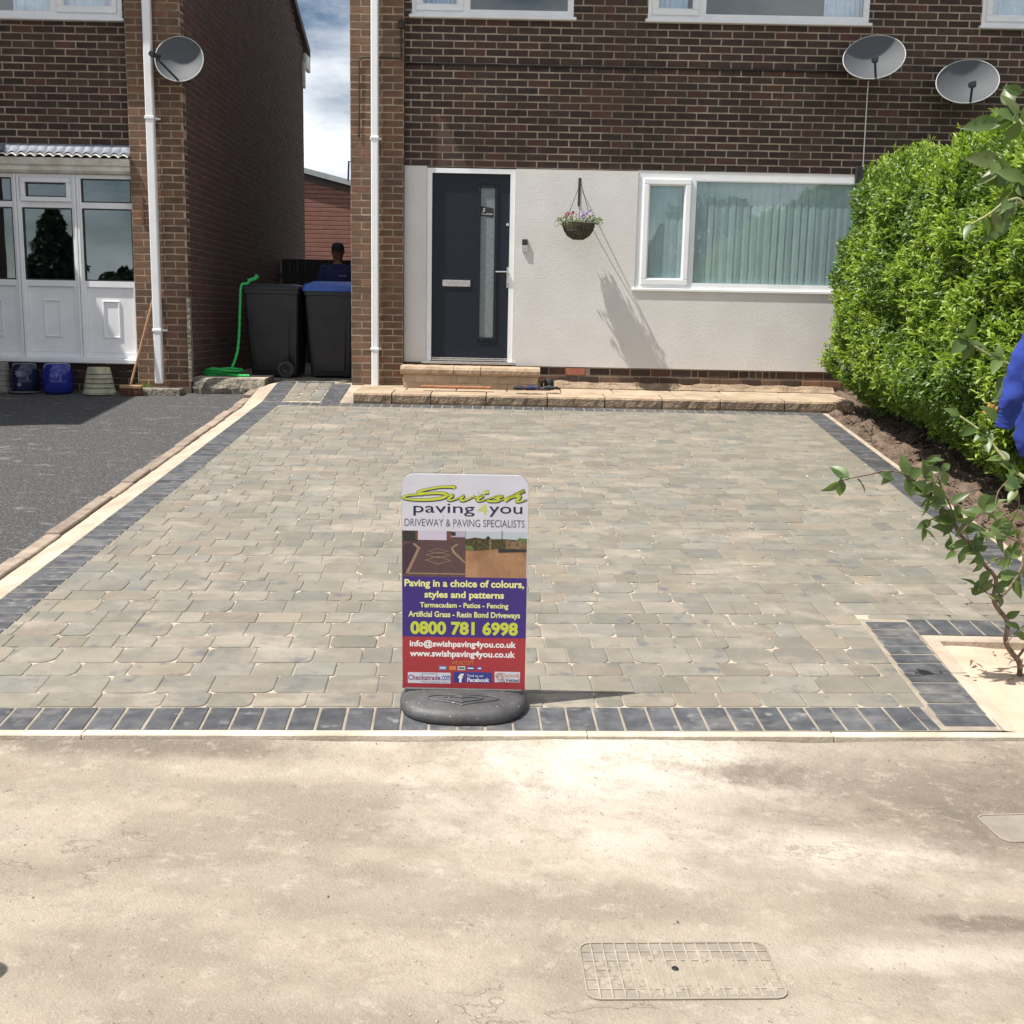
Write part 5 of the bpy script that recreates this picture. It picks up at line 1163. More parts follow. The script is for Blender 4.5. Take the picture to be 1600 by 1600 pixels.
poly([(632, 893), (651, 853), (643, 846), (647, 845), (656, 852), (637, 893)], TN, lay=3); poly([(725, 873), (709, 857), (706, 852), (715, 846), (712, 845), (703, 851), (705, 859), (725, 876)], TN, lay=3); poly([(632, 893), (725, 893), (725, 891), (634, 891)], TN, lay=3)
for cy_, w_, h_ in ((857, 16, 4.2), (863, 20, 5), (871, 21, 6.5)):
    for k in range(4):
        P4 = [(683, cy_+h_), (683+w_, cy_), (683, cy_-h_), (683-w_, cy_)]; a, b = P4[k], P4[(k+1) % 4]; c_, d_ = [((p_[0]-683)*.86+683, (p_[1]-cy_)*.8+cy_) for p_ in (b, a)]; poly([a, b, c_, d_], TN, lay=4+k % 2)
rect(725.5, 820, 826, 838, SKYP, 1); rect(725.5, 820, 838, 897, GRV, 1)
poly([(725.5, 855), (740, 856), (778, 852), (820, 855), (820, 836), (805, 838), (790, 837), (765, 837), (760, 832), (755, 837), (740, 835), (725.5, 838)], HG, lay=2)
poly([(725.5, 854), (740, 856), (734, 848), (725.5, 848)], GRN, lay=3); poly([(786, 857), (820, 857), (820, 843), (800, 839), (788, 838)], ST, lay=3); poly([(776, 858), (820, 856), (820, 852), (776, 852)], DK, lay=4); rect(762, 765, 837, 853, ST, 4); rect(781, 782, 824, 845, DK, 4); poly([(802, 840), (820, 842), (820, 836), (808, 835)], GRN, lay=4)
def txt(s, x0, x1, y0, y1, mat, bold=.02, lay=3, shear=0., sp=1., name='lettering'):
    return text_mesh(s, su(x0), su(x1), sv(y1), sv(y0), -.00012*lay, mat, sn, name, bold, shear, sp, TS)
txt('paving', 645, 739, 784, 803, INK, .004); txt('4', 743, 759, 784, 799, LIME, .0); txt('you', 761, 812, 787, 803, INK, .004)
txt('DRIVEWAY & PAVING SPECIALISTS', 631.5, 816, 807.5, 819, GREY, .0)
txt('Paving in a choice of colours,', 631, 817, 901, 916, YL, .032); txt('styles and patterns', 662, 786, 919, 933, YL, .032)
txt('Tarmacadam - Patios - Fencing', 655, 793, 937, 947.5, YL, .025); txt('Artificial Grass - Resin Bond Driveways', 637, 811.5, 951, 963, YL, .025)
txt('0800 781 6998', 640, 808.5, 966.5, 988.5, LIME, .042)
txt('info@swishpaving4you.co.uk', 639, 806, 997, 1010.5, PW, .03); txt('www.swishpaving4you.co.uk', 639, 805, 1013, 1026.5, PW, .03)
txt('WE ACCEPT', 705, 740, 1029.5, 1035.5, PR('print_orange', (.55, .22, .03)), .0)
for i, (x0, x1, c) in enumerate(((685, 697, (.1, .25, .45)), (701, 712, (.6, .2, .06)), (714.5, 726.5, (.5, .52, .5)), (729, 741, (.03, .06, .25)), (745, 753, (.12, .06, .40)))):
    rect(x0, x1, 1038, 1044.5, PR('print_card_%d' % i, c), 2, 'card_logo')
    if i != 1: rect(x0+1.5, x1-1.5, 1040.2, 1042.2, PW if i != 2 else DK, 3, 'card_logo')
LB = PR('print_label_white', (.60, .60, .68))
rect(636, 703.5, 1049, 1066.5, LB, 2); txt('Checkatrade', 636.5, 687.5, 1053, 1061.5, PR('print_maroon', (.20, .02, .10)), .02, 3); txt('.com', 688.5, 703, 1053.5, 1061.5, PR('print_blue', (.02, .06, .35)), .01, 3); txt('Where reputation matters', 657, 701.5, 1062.8, 1066, GREY, .0, 3); txt('PROUD MEMBER OF', 657, 683, 1050, 1052, GREY, 0, 3)
FB = PR('print_facebook_blue', (.035, .05, .25)); rect(708, 726, 1047.5, 1064.5, FB, 2); rect(728, 768.5, 1047.5, 1064.5, FB, 2)
txt('f', 715.5, 724, 1050, 1064.3, PW, .04, 3); txt('Find us on', 730.5, 755, 1051, 1055.2, PW, .0, 3); txt('Facebook', 730, 765, 1056.5, 1063.3, PW, .03, 3)
rect(773, 813, 1046, 1063, LB, 2); txt('Checked&', 784, 812, 1048.5, 1055, PR('print_orange2', (.5, .2, .05)), .01, 3); txt('Vetted', 790, 812, 1056.5, 1062.5, INK, .02, 3)
mb = MB(); mb.tube([TS @ Vector((su(780+5*cos(a)), -.0018, sv(1052+5*sin(a)))) for a in [k*pi/8 for k in range(17)]], .0012, 4); mb.tube([TS @ Vector((su(783.5), -.0018, sv(1056))), TS @ Vector((su(790), -.0018, sv(1062)))], .0014, 4); mb.obj('magnifier_logo', PR('print_orange2', (.5, .2, .05)), sn)
# brush-script word, drawn with a slanted broad nib
def brush(strokes, mat, lay, grow=0., dx=0, dy=0):
    mb = MB(); nib = Vector((1, -.28)).normalized()
    for st_, wds in strokes:
        P = smooth_path([Vector((x, y, 0)) for x, y in st_], 7); k = len(P); vs = []
        for i, p in enumerate(P):
            t = i/(k-1)*(len(wds)-1); a = int(min(t, len(wds)-2)); w_ = wds[a]+(wds[a+1]-wds[a])*(t-a)
            tg = (P[min(i+1, k-1)]-P[max(i-1, 0)]); n2 = Vector((-tg.y, tg.x, 0)).normalized()
            for s in (-1, 1): q = p+n2*s*(w_/2+grow); vs.append(TS @ Vector((su(q.x+dx), -.00012*lay, sv(q.y+dy))))
        mb.add(vs, [(2*i, 2*i+1, 2*i+3, 2*i+2) for i in range(k-1)])
    return mb.obj('script_lettering', mat, sn)
SW_ = [([(708, 761), (706, 758.5), (697, 758.5), (683, 759.5), (667, 762.5), (654, 766), (652, 768.5), (663, 769), (680, 768), (691, 768.5), (696, 771), (688, 775.5), (668, 778.3), (648, 778.8), (634, 777.5), (629, 775.5), (636, 772.5), (650, 771.3), (660, 771.5)], [3.5, 4, 3, 2.8, 3, 3.4, 3.5, 3.6, 3.8, 4.2, 4.4, 4.2, 3.4, 3, 2.4, 2.6, 2, 1]),
       ([(698, 771), (705, 771), (700, 775), (698, 778), (704, 778.5), (714, 775), (722, 771.3), (718, 775.5), (718, 778.5), (724, 778.3), (735, 773.5), (739, 770.8)], [1.6, 3.8, 3.8, 3, 2, 1.8, 3.8, 3.8, 2.8, 1.8, 2.6]),
       ([(738, 775), (751, 770.8), (745, 775), (743, 778.2), (748, 779), (760, 775.5)], [1.2, 4.2, 4, 3.4, 1.8, 1.2]), ([(753, 766.5), (760, 765.3)], [4, 4]),
       ([(756, 777), (768, 773), (776, 770.8), (781, 772), (773, 772.5), (770, 774), (776, 776), (774, 778.7), (763, 779.3), (758, 778)], [1.2, 1.6, 2.4, 3, 3, 3.6, 3.8, 3, 3.2, 3.2]),
       ([(775, 778.5), (790, 773), (805, 766), (815, 762)], [1.2, 2, 3, 4.6]), ([(815, 762), (800, 769), (788, 776.5), (785, 779)], [4.4, 4, 4, 4]), ([(790, 776), (799, 772), (808, 770.8), (805, 775), (803, 778.6), (809, 779), (818, 776)], [1.4, 2, 4, 4, 3.6, 2, 1])]
brush(SW_, INK, 3, 1.1, .6, .5); brush(SW_, LIME, 4, 0)
# base
cx = (sg0.x+sg1.x)/2; BWd = .242; bp_z = gz(SY)
mb = MB(); n_ = 48; vs = []
def bo(s, z, yf=.19, yb=.17):
    o_ = []
    for j in range(n_):
        a = 2*pi*j/n_; c_, s_ = cos(a), sin(a); ex = .72
        x = BWd*s*math.copysign(abs(c_)**ex, c_); y = (yb if s_ > 0 else yf)*s*math.copysign(abs(s_)**.82, s_); o_.append((cx+x, SY-.005+y, gz(SY+y)+z))
    return o_
for s, z in ((.97, .001), (1.0, .010), (1.0, .026), (.965, .041), (.87, .051), (.6, .058), (.25, .060)): vs += bo(s, z)
mb.add(vs, [(i*n_+j, i*n_+(j+1) % n_, (i+1)*n_+(j+1) % n_, (i+1)*n_+j) for i in range(6) for j in range(n_)]+[tuple(6*n_+j for j in range(n_))]); bs_ = mb.obj('base', M['rubber'], sn, smooth=True)
mb = MB()
for sc_ in (1., .55):
    P = []
    for k in range(41):
        a = 2*pi*k/40; hx__ = 16*sin(a)**3/16; hy__ = (13*cos(a)-5*cos(2*a)-2*cos(3*a)-cos(4*a))/16
        x = .135*sc_*hx__; y = -.092+.046*sc_*hy__; s_ = .05
        while s_ < 1.2 and (abs(x)/(BWd*s_))**(2/.72)+(abs(y)/(.19*s_))**(2/.82) > 1: s_ += .01
        zz = float(np.interp(s_, [.25, .6, .87, .965], [.060, .058, .051, .041]))+.0022
        P.append((cx+x, SY+y, gz(SY+y)+zz))
    mb.tube(P, .0035, 6, cap=False)
mb.obj('embossed_heart', M['rubber'], bs_, smooth=True)
for s in (-1, 1):
    for f in (.45, -.45):
        pass
mb = MB(); mb.bbox(cx-.225, cx+.225, SY-.008, SY+.02, gz(SY)+.03, z0+.004, .003); mb.obj('socket', M['rubber'], sn)
for x in (-.15, .15): mb = MB(); mb.tube([(cx+x, SY-.016, z0-.004), (cx+x, SY-.006, z0-.004)], .006, 8); mb.obj('bolt', M['chrome'], sn)
# ================================================================== MANHOLE COVERS
def mh(corners, nx, ny, label, cat='manhole cover', mat='cover'):
    Z = -.0745; P = [on_level(x, y, Z) for x, y in corners]     # ul, ur, lr, ll
    c = sum(P, Vector())/4; ux = ((P[1]-P[0])+(P[2]-P[3])); W_ = ux.length/2; ux.normalize(); uy = Vector((-ux.y, ux.x, 0)); H_ = abs(((P[0]-P[3])+(P[1]-P[2])).dot(uy))/2
    T = Matrix(((ux.x, uy.x, 0, c.x), (ux.y, uy.y, 0, c.y), (0, 0, 1, 0), (0, 0, 0, 1)))
    tz = -.0755
    T = T @ Matrix.Translation((0, 0, tz)); t = thing('manhole_cover', label, cat, (c.x, c.y, tz))
    mb = MB(); pl_ = rrect(W_, H_, [.03]*4); mb.prism(pl_, -.03, .0, T); mb.obj('plate', M[mat], t)
    mb = MB(); o_, i_ = rrect(W_+.006, H_+.006, [.032]*4), rrect(W_-.003, H_-.006, [.028]*4); n_ = 16
    mb.add([T @ Vector((a, b, z)) for (pp, z) in ((o_, .0), (o_, .003), (i_, .003), (i_, 0)) for a, b in pp], [(k*n_+j, k*n_+(j+1) % n_, (k+1)*n_+(j+1) % n_, (k+1)*n_+j) for k in range(3) for j in range(n_)]); mb.obj('frame', M['cover_sand'], t)
    return t, T, W_, H_
t, T, W_, H_ = mh(((908, 1474), (1190, 1472), (1236, 1560), (915, 1561)), 16, 6, 'sand filled grid pattern manhole cover in the road at bottom right of centre')
mb = MB()
for i in range(1, 16):
    x = -W_/2+W_*i/16; mb.bbox(x-.0022, x+.0022, -H_/2+.004, H_/2-.004, -.002, .0036, .001, T)
for j in range(1, 6):
    y = -H_/2+H_*j/6; mb.bbox(-W_/2+.004, W_/2-.004, y-.0017, y+.0017, -.002, .0030, .0008, T)
mb.obj('ribs', M['cover_rib'], t)
mb = MB(); mb.lathe([(.0, .001), (.0055, .001), (.007, .0035), (.009, .001)], 14, T @ Matrix.Translation((-.012, .0, .003)), cap=False); mb.obj('key_hole', M['black'], t)
mb = MB(); 
for k in range(1500):   # sand lying over parts of the cover
    a = R.gauss(.05, .12); b = R.gauss(-.02, .03)+.15*a*0; 
    if abs(a) > W_/2-.01 or abs(b) > H_/2-.01: continue
    s = R.uniform(.004, .011); h_ = R.uniform(.001, .0032); v = [T @ Vector((a+s*cos(q_)*R.uniform(.7, 1.3), b+s*sin(q_)*R.uniform(.7, 1.3), .0005)) for q_ in [i*pi/3 for i in range(6)]]+[T @ Vector((a, b, .0015+h_))]
    mb.add(v, [(i, (i+1) % 6, 6) for i in range(6)])
mb.obj('sand', M['cover_sand'], t, smooth=True, kind='stuff')
mh(((1532, 1274), (1680, 1270), (1720, 1312), (1562, 1316)), 4, 2, 'small plain stone coloured cover at the right edge of the road', mat='cover_dull')
# ================================================================== HEDGE
NP = np.random.RandomState(5)
def hedge_surface(n, depth):
    """points on the hedge: along-face s, height h, outward normal"""
    P = []; Nn = []
    Ya, Yb = 4.9, 11.55
    k = 0
    pts = np.zeros((n, 3)); nor = np.zeros((n, 3))
    y = NP.uniform(Ya, Yb, n); a = NP.uniform(0, 1, n)
    zb_ = np.interp(y, [4.9, 8, 10.5, 11.5], [.16, .42, .60, .62]); zt = np.interp(y, [4.9, 7, 9, 11.0, 11.5], [2.72, 2.74, 2.86, 3.0, 2.85])
    fx = 3.13+.05*np.sin(y*1.3+.5)+.0*y
    # profile path: bottom undercut -> face -> rounded shoulder -> top going right
    hf = zt-zb_; per = hf+1.6; s = a*per
    x = np.zeros(n); z = np.zeros(n); nx = np.zeros(n); nz_ = np.zeros(n)
    f = s < hf
    t = np.where(f, s/hf, 1)
    und = .50*np.clip((.22-t)/.22, 0, 1)**1.3+.30*np.clip((t-.80)/.20, 0, 1)**2
    x = np.where(f, fx+und, fx+.30+(s-hf)); z = np.where(f, zb_+t*hf, zt+.18*np.sin(np.clip((s-hf)/1.6, 0, 1)*pi*.5))
    nx = np.where(f, -1+.9*np.clip((t-.8)/.2, 0, 1), -.15); nz_ = np.where(f, -.5*np.clip((.22-t)/.22, 0, 1)+1.*np.clip((t-.75)/.25, 0, 1), 1)
    # rounding at the far end (corner towards the house)
    e = np.clip((y-10.75)/.8, 0, 1); x = x+.16*e**2.2; ny = .9*e
    nn = np.stack([nx, ny-.0, nz_], 1); nn /= np.linalg.norm(nn, axis=1)[:, None]
    pts = np.stack([x, y, z], 1)
    lump = np.array([noise.noise(Vector((p[0]*2.3, p[1]*2.3, p[2]*2.3))) for p in pts])*.17+np.array([noise.noise(Vector((p[0]*6, p[1]*6, p[2]*6))) for p in pts])*.09
    pts = pts+nn*(lump-depth)[:, None]
    return pts, nn
def end_face(n, depth):
    """near-far end cap facing the house is hidden; the cap that shows is the far left end"""
    z = NP.uniform(.7, 2.95, n); x = NP.uniform(3.5, 5.2, n); y = 11.6-.0*x
    pts = np.stack([x, np.full(n, 11.55), z], 1); nn = np.tile([0, 1., .1], (n, 1)); return pts-nn*depth, nn
LV, LF = leaf_verts(1, 1, .25, .25); LV = np.array(LV); 
def leaf_mass(pts, nn, length, width, spread, upb, mat, name, parent, single=0):
    n = len(pts); d = nn*1.0+NP.normal(0, spread, (n, 3))+np.array([0, 0, upb]); d /= np.linalg.norm(d, axis=1)[:, None]
    u = nn*.8+NP.normal(0, .6, (n, 3))+np.array([-.2, -.1, .8]); s = np.cross(u, d); s /= np.linalg.norm(s, axis=1)[:, None]+1e-6; w_ = np.cross(d, s)
    Ls = length*NP.uniform(.6, 1.25, n); Ws = width*NP.uniform(.7, 1.2, n)
    V = (pts[:, None, :]+d[:, None, :]*(LV[None, :, 0:1]*Ls[:, None, None])+s[:, None, :]*(LV[None, :, 1:2]*Ws[:, None, None])+w_[:, None, :]*(LV[None, :, 2:3]*Ws[:, None, None]*1.5))
    order = np.arange(n)
    if single:
        vis = [i for i in range(n) if onscreen(Vector(pts[i]))]; vis.sort(key=lambda i: pts[i][1]-pts[i][0]*.0); pick = set(vis[:single])
        for i in pick:
            m_ = MB(); c = V[i][0]; m_.add([tuple(v-c) for v in V[i]], LF); m_.obj('leaf', mat, parent, M=Matrix.Translation(Vector(c)))
        order = np.array([i for i in range(n) if i not in pick])
    V = V[order]; n = len(order); co = V.reshape(-1, 3)
    me = bpy.data.meshes.new(name); base = (np.arange(n)*8)
    tri = [f for f in LF if len(f) == 3]; quad = [f for f in LF if len(f) == 4]
    nl = n*(3*len(tri)+4*len(quad)); me.vertices.add(n*8); me.vertices.foreach_set('co', co.ravel()); me.loops.add(nl); me.polygons.add(n*len(LF))
    li = np.concatenate([(base[:, None]+np.array(f)[None, :]).ravel() for f in LF]); me.loops.foreach_set('vertex_index', li)
    starts = []; tot = []; off = 0
    for f in LF: starts.append(off+np.arange(n)*len(f)); tot.append(np.full(n, len(f))); off += n*len(f)
    me.polygons.foreach_set('loop_start', np.concatenate(starts)); me.polygons.foreach_set('loop_total', np.concatenate(tot))
    at = me.attributes.new('rnd', 'FLOAT', 'FACE'); rr = NP.uniform(0, 1, n); at.data.foreach_set('value', np.tile(rr, len(LF)))
    me.materials.append(mat); me.update(calc_edges=True); me.validate()
    o = bpy.data.objects.new(name, me); link(o, parent); o['kind'] = 'stuff'; return o
hg = thing('hedge', 'tall clipped bright green privet hedge along the right side of the driveway', 'hedge', (4, 8.5, .4))
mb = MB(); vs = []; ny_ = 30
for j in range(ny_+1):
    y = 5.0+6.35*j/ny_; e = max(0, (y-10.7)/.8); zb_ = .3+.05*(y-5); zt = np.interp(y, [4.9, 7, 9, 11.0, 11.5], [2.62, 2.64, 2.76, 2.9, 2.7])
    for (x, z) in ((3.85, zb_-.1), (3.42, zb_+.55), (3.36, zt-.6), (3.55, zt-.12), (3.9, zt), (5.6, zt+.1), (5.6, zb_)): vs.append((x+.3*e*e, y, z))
q_ = 7; mb.add(vs, [(j*q_+k, (j+1)*q_+k, (j+1)*q_+(k+1) % q_, j*q_+(k+1) % q_) for j in range(ny_) for k in range(q_)]+[tuple(range(q_)), tuple(ny_*q_+j for j in range(q_-1, -1, -1))]); mb.obj('dark_core', M['hedge_core'], hg)  # near-black core added to keep light from passing through the leaves
for k in range(14):
    y = 5.6+.42*k; mb = MB(); x = 3.95+R.uniform(-.1, .2); mb.tube([(x, y, gz(min(y, 11))-.02), (x-.05+R.uniform(-.1, .1), y+R.uniform(-.1, .1), .8), (x-.15, y+.1, 1.5)], [.025, .018, .01], 7); mb.obj('stem', M['bark'], hg)
P, Nn = hedge_surface(30000, .11); leaf_mass(P, Nn, .062, .032, .8, .0, M['leafB'], 'inner_leaves', hg)
P, Nn = hedge_surface(34000, .03); leaf_mass(P, Nn, .05, .023, .7, .15, M['leafB'], 'outer_leaves', hg, single=150)
P, Nn = hedge_surface(16000, .04)
mk = np.array([noise.noise(Vector((p[0]*1.7, p[1]*1.7, p[2]*1.7+3)))+.25*noise.noise(Vector((p[0]*8, p[1]*8, p[2]*8))) for p in P]); keep = mk > -.12; keep &= NP.uniform(0, 1, len(P)) < .55; P, Nn = P[keep], Nn[keep]
ax = Nn*.75+np.array([-.05, -.05, .55])+NP.normal(0, .42, Nn.shape); ax /= np.linalg.norm(ax, axis=1)[:, None]; K = 6
t_ = np.tile(np.linspace(0, 1, K), len(P))[:, None]; A5 = np.repeat(ax, K, 0); P5 = np.repeat(P, K, 0)+A5*t_*NP.uniform(.04, .10, len(P)).repeat(K)[:, None]
leaf_mass(P5, A5, .052, .019, .55, .15, M['leafA'], 'young_shoots', hg, single=140)
for px, py in ((1449, 611), (1553, 630), (1560, 634), (1546, 638)):
    p = on_side(px, py, 3.12); mb = MB(); vv, ff = leaf_verts(.08, .05); Mx = Matrix.Translation(p) @ rand_frame((-.6, -.6, -.3)); mb.add([Mx @ Vector(v) for v in vv], ff); mb.obj('dead_leaf', M['deadleaf'], hg)
# ================================================================== SHRUB (young laurel in the sand bed)
def big_leaf_mesh(seed):
    rg = random.Random(seed); n_ = 7; vs = []; fs = []
    for i in range(n_):
        t = i/(n_-1); w_ = .5*sin(pi*min(1, t*1.02)**.85)*(1-.15*t)+.004; b_ = -.22*t*t+rg.uniform(-.01, .01); 
        vs += [(t, -w_*.46, b_+.09*w_*2+.012*sin(t*13+seed)), (t, 0, b_), (t, w_*.46, b_+.09*w_*2+.012*sin(t*11+seed*2))]
    for i in range(n_-1):
        a = 3*i; fs += [(a, a+3, a+4, a+1), (a+1, a+4, a+5, a+2)]
    mb = MB(); mb.add(vs, fs); return mb
BL = [big_leaf_mesh(s) for s in range(6)]; BLm = {}
def cam_frame(d):
    d = Vector(d).normalized(); u = Vector((R.uniform(-.6, .6), R.uniform(-1.3, -.2), R.uniform(-.1, 1.0))); s_ = u.cross(d).normalized(); return Matrix((d, s_, d.cross(s_))).transposed().to_4x4()
def shrub(name, label, cat, base, branches, leaves, leafsize, mat='leafC', twig='bark'):
    t = thing(name, label, cat, tuple(base))
    for pts_, r0, r1 in branches:
        sp_ = smooth_path(pts_, 5); mb = MB(); k = len(sp_); mb.tube(sp_, [r0+(r1-r0)*i/(k-1) for i in range(k)], 7); mb.obj('branch', M[twig], t, smooth=True)
    for (p, d, L_) in leaves:
        key = (R.randrange(6), mat)
        if key not in BLm: BLm[key] = BL[key[0]].mesh('leaf', M[mat], True)
        put('leaf', BLm[key], Matrix.Translation(p) @ cam_frame(d) @ Matrix.Diagonal((L_, L_*R.uniform(1.0, 1.35), L_, 1)), t)
    return t
def path_px(L_, Y0, Y1): n_ = len(L_)-1; return [on_wall(x, y, Y0+(Y1-Y0)*i/n_) for i, (x, y) in enumerate(L_)]
b1_ = path_px([(1600, 1075), (1592, 1035), (1572, 1005), (1574, 972), (1553, 940), (1556, 905), (1538, 882), (1524, 858), (1500, 835), (1478, 800), (1450, 770), (1430, 752), (1405, 738), (1378, 736)], 4.50, 4.35)
b1_[0] = Vector((b1_[0].x, 4.55, gz(4.5)-.03))
b2_ = path_px([(1556, 940), (1580, 915), (1598, 880), (1596, 850), (1580, 815), (1555, 790), (1530, 770)], 4.46, 4.6)
b3_ = path_px([(1500, 835), (1492, 812), (1480, 780), (1462, 757), (1445, 745)], 4.4, 4.3)
b4_ = path_px([(1378, 736), (1360, 741), (1335, 746), (1312, 752)], 4.35, 4.3)
b5_ = path_px([(1525, 865), (1512, 840), (1505, 815)], 4.42, 4.38)
b6_ = path_px([(1588, 1030), (1610, 1000), (1640, 950)], 4.5, 4.6)
lv = []
for br_, lo_, cnt_ in ((b1_, 3, 34), (b2_, 1, 18), (b3_, 0, 14), (b4_, 0, 5), (b5_, 0, 6), (b6_, 0, 5)):
    sp_ = smooth_path(br_, 5); i0 = lo_*5
    for k in range(cnt_):
        i = R.randrange(i0, len(sp_)); p = sp_[i]; lv.append((p+Vector((R.uniform(-.01, .01), R.uniform(-.02, .02), R.uniform(-.01, .01))), (R.uniform(-1, 1), R.uniform(-.5, .4), R.uniform(-1.0, .8)), R.uniform(.055, .098)))
lv.append((b4_[-1], (-1, -.2, -.7), .08))
tw_ = []
for L_ in (((1556, 940), (1540, 925), (1528, 918), (1515, 920)), ((1524, 858), (1500, 862), (1480, 858)), ((1478, 800), (1455, 812), (1440, 826)), ((1450, 770), (1462, 752), (1470, 735)), ((1500, 835), (1520, 812), (1538, 800)), ((1572, 1005), (1590, 985), (1604, 975)), ((1524, 858), (1545, 840), (1560, 822), (1568, 800)), ((1596, 850), (1572, 838), (1555, 842)), ((1580, 815), (1592, 790), (1590, 765)), ((1430, 752), (1436, 736), (1448, 722)), ((1538, 882), (1560, 872), (1580, 872)), ((1555, 790), (1560, 768), (1575, 750))):
    y_ = 4.42+R.uniform(-.08, .1); P_ = path_px(list(L_), y_, y_+R.uniform(-.12, .12)); tw_.append((P_, .0035, .0015)); q_ = smooth_path(P_, 4)
    for k in range(5): p = q_[min(len(q_)-1, 3+k*2+R.randrange(2))]; lv.append((p, (R.uniform(-1, 1), R.uniform(-.4, .3), R.uniform(-.9, .9)), R.uniform(.05, .085)))

shrub('laurel_shrub', 'spindly young laurel shrub leaning left from the pink sand bed', 'shrub', (b1_[0].x, 4.55, gz(4.5)), [(b1_, .012, .003), (b2_, .007, .003), (b3_, .005, .002), (b4_, .004, .002), (b5_, .004, .002), (b6_, .007, .003)]+tw_, lv, .07)
# second laurel in front of the hedge at the right edge
def LFs(L_): return [(on_wall(x, y, Y_), (dx, dy, dz), s) for x, y, Y_, dx, dy, dz, s in L_]
g1 = path_px([(1660, 800), (1620, 760), (1585, 735), (1560, 705), (1530, 672), (1500, 650)], 5.4, 5.7)
g2 = path_px([(1650, 600), (1610, 580), (1570, 566), (1530, 545), (1505, 525)], 5.5, 5.6)
g3 = path_px([(1680, 450), (1640, 400), (1600, 318), (1572, 316), (1545, 335), (1518, 350)], 5.0, 4.8)
g4 = path_px([(1680, 380), (1640, 310), (1590, 290), (1572, 270), (1552, 250)], 5.2, 5.2)
g5 = path_px([(1670, 300), (1640, 230), (1600, 195), (1580, 170)], 5.1, 5.3)
g0 = [Vector((3.1, 5.6, gz(5.6))), Vector((3.0, 5.5, 1.0)), Vector((2.95, 5.3, 1.9)), Vector((2.9, 5.2, 2.6)), Vector((2.9, 5.2, 3.1))]
lv = []
for br_, cnt_, s0 in ((g1, 20, .09), (g2, 12, .11), (g3, 10, .13), (g4, 12, .13), (g5, 12, .13)):
    sp_ = smooth_path(br_, 5)
    for k in range(cnt_):
        p = sp_[R.randrange(6, len(sp_))]; lv.append((p, (R.uniform(-1, .5), R.uniform(-.7, .5), R.uniform(-.9, .7)), s0*R.uniform(.7, 1.15)))
lv += LFs([(1560, 190, 5.2, -1, 0, -.15, .16), (1600, 280, 5.1, -1, 0, .3, .13), (1575, 330, 4.9, -.6, -.2, -.8, .17), (1560, 250, 5.2, -1, 0, .05, .14), (1590, 270, 5.2, -.9, -.1, -.3, .15), (1598, 145, 5.2, -1, 0, .3, .09), (1575, 585, 5.5, -.5, -.2, -.9, .14), (1560, 660, 5.5, -.7, -.2, .7, .13), (1590, 600, 5.5, -.8, -.2, -.5, .15)])
shrub('laurel_shrub', 'large leaved laurel overhanging the hedge at the right edge', 'shrub', (3.1, 5.6, gz(5.6)), [(g0, .03, .012), (g1, .014, .004), (g2, .008, .003), (g3, .010, .004), (g4, .009, .003), (g5, .010, .003)], lv, .12, 'leafC', 'twig')
# ================================================================== BLUE SWEATSHIRT on the hedge
bsx = thing('blue_sweatshirt', 'royal blue sweatshirt draped over the laurel branches at the right edge', 'sweatshirt', tuple(on_wall(1600, 700, 5.35)))
def sleeve(L_, name, mat='royal'):
    mb = MB(); secs = []; n_ = len(L_)
    for i, (x, y, w_, Y_) in enumerate(L_):
        c = on_wall(x, y, Y_); sc_ = w_/F_PX*Y_/2; x1_, y1_ = L_[min(i+1, n_-1)][:2]; x0_, y0_ = L_[max(i-1, 0)][:2]; a = atan2(x1_-x0_, y1_-y0_)
        secs.append((c, (sc_*cos(a), 0, sc_*sin(a)), (0, sc_*.62, 0)))
    # densify with folds
    D = []
    for i in range(n_-1):
        for k in range(6):
            t = k/6; A, B = secs[i], secs[i+1]; f = 1+.06*sin((i*6+k)*1.9)+.04*sin((i*6+k)*.9+1)
            D.append((Vector(A[0]).lerp(Vector(B[0]), t), Vector(A[1]).lerp(Vector(B[1]), t)*f, Vector(A[2]).lerp(Vector(B[2]), t)*(2-f)))
    D.append(secs[-1]); mb.loft(D, 20)
    # long soft creases
    mb.v = [tuple(Vector(v)+Vector((.006*noise.noise(Vector(v)*11+Vector((9, 0, 0))), -.018*noise.noise(Vector(v)*16), .008*noise.noise(Vector(v)*12+Vector((4, 4, 4)))))) for v in mb.v]
    return mb.obj(name, M[mat], bsx, smooth=True)
sleeve([(1622, 535, 50, 5.4), (1604, 556, 46, 5.36), (1592, 590, 42, 5.32), (1582, 622, 38, 5.3), (1575, 642, 34, 5.3), (1573, 652, 27, 5.3)], 'sleeve')
sleeve([(1573, 650, 29, 5.3), (1571, 662, 29, 5.3), (1569, 670, 28, 5.3)], 'cuff')
sleeve([(1640, 540, 70, 5.5), (1625, 600, 66, 5.5), (1614, 650, 56, 5.48), (1606, 690, 44, 5.46), (1604, 714, 20, 5.46)], 'body')
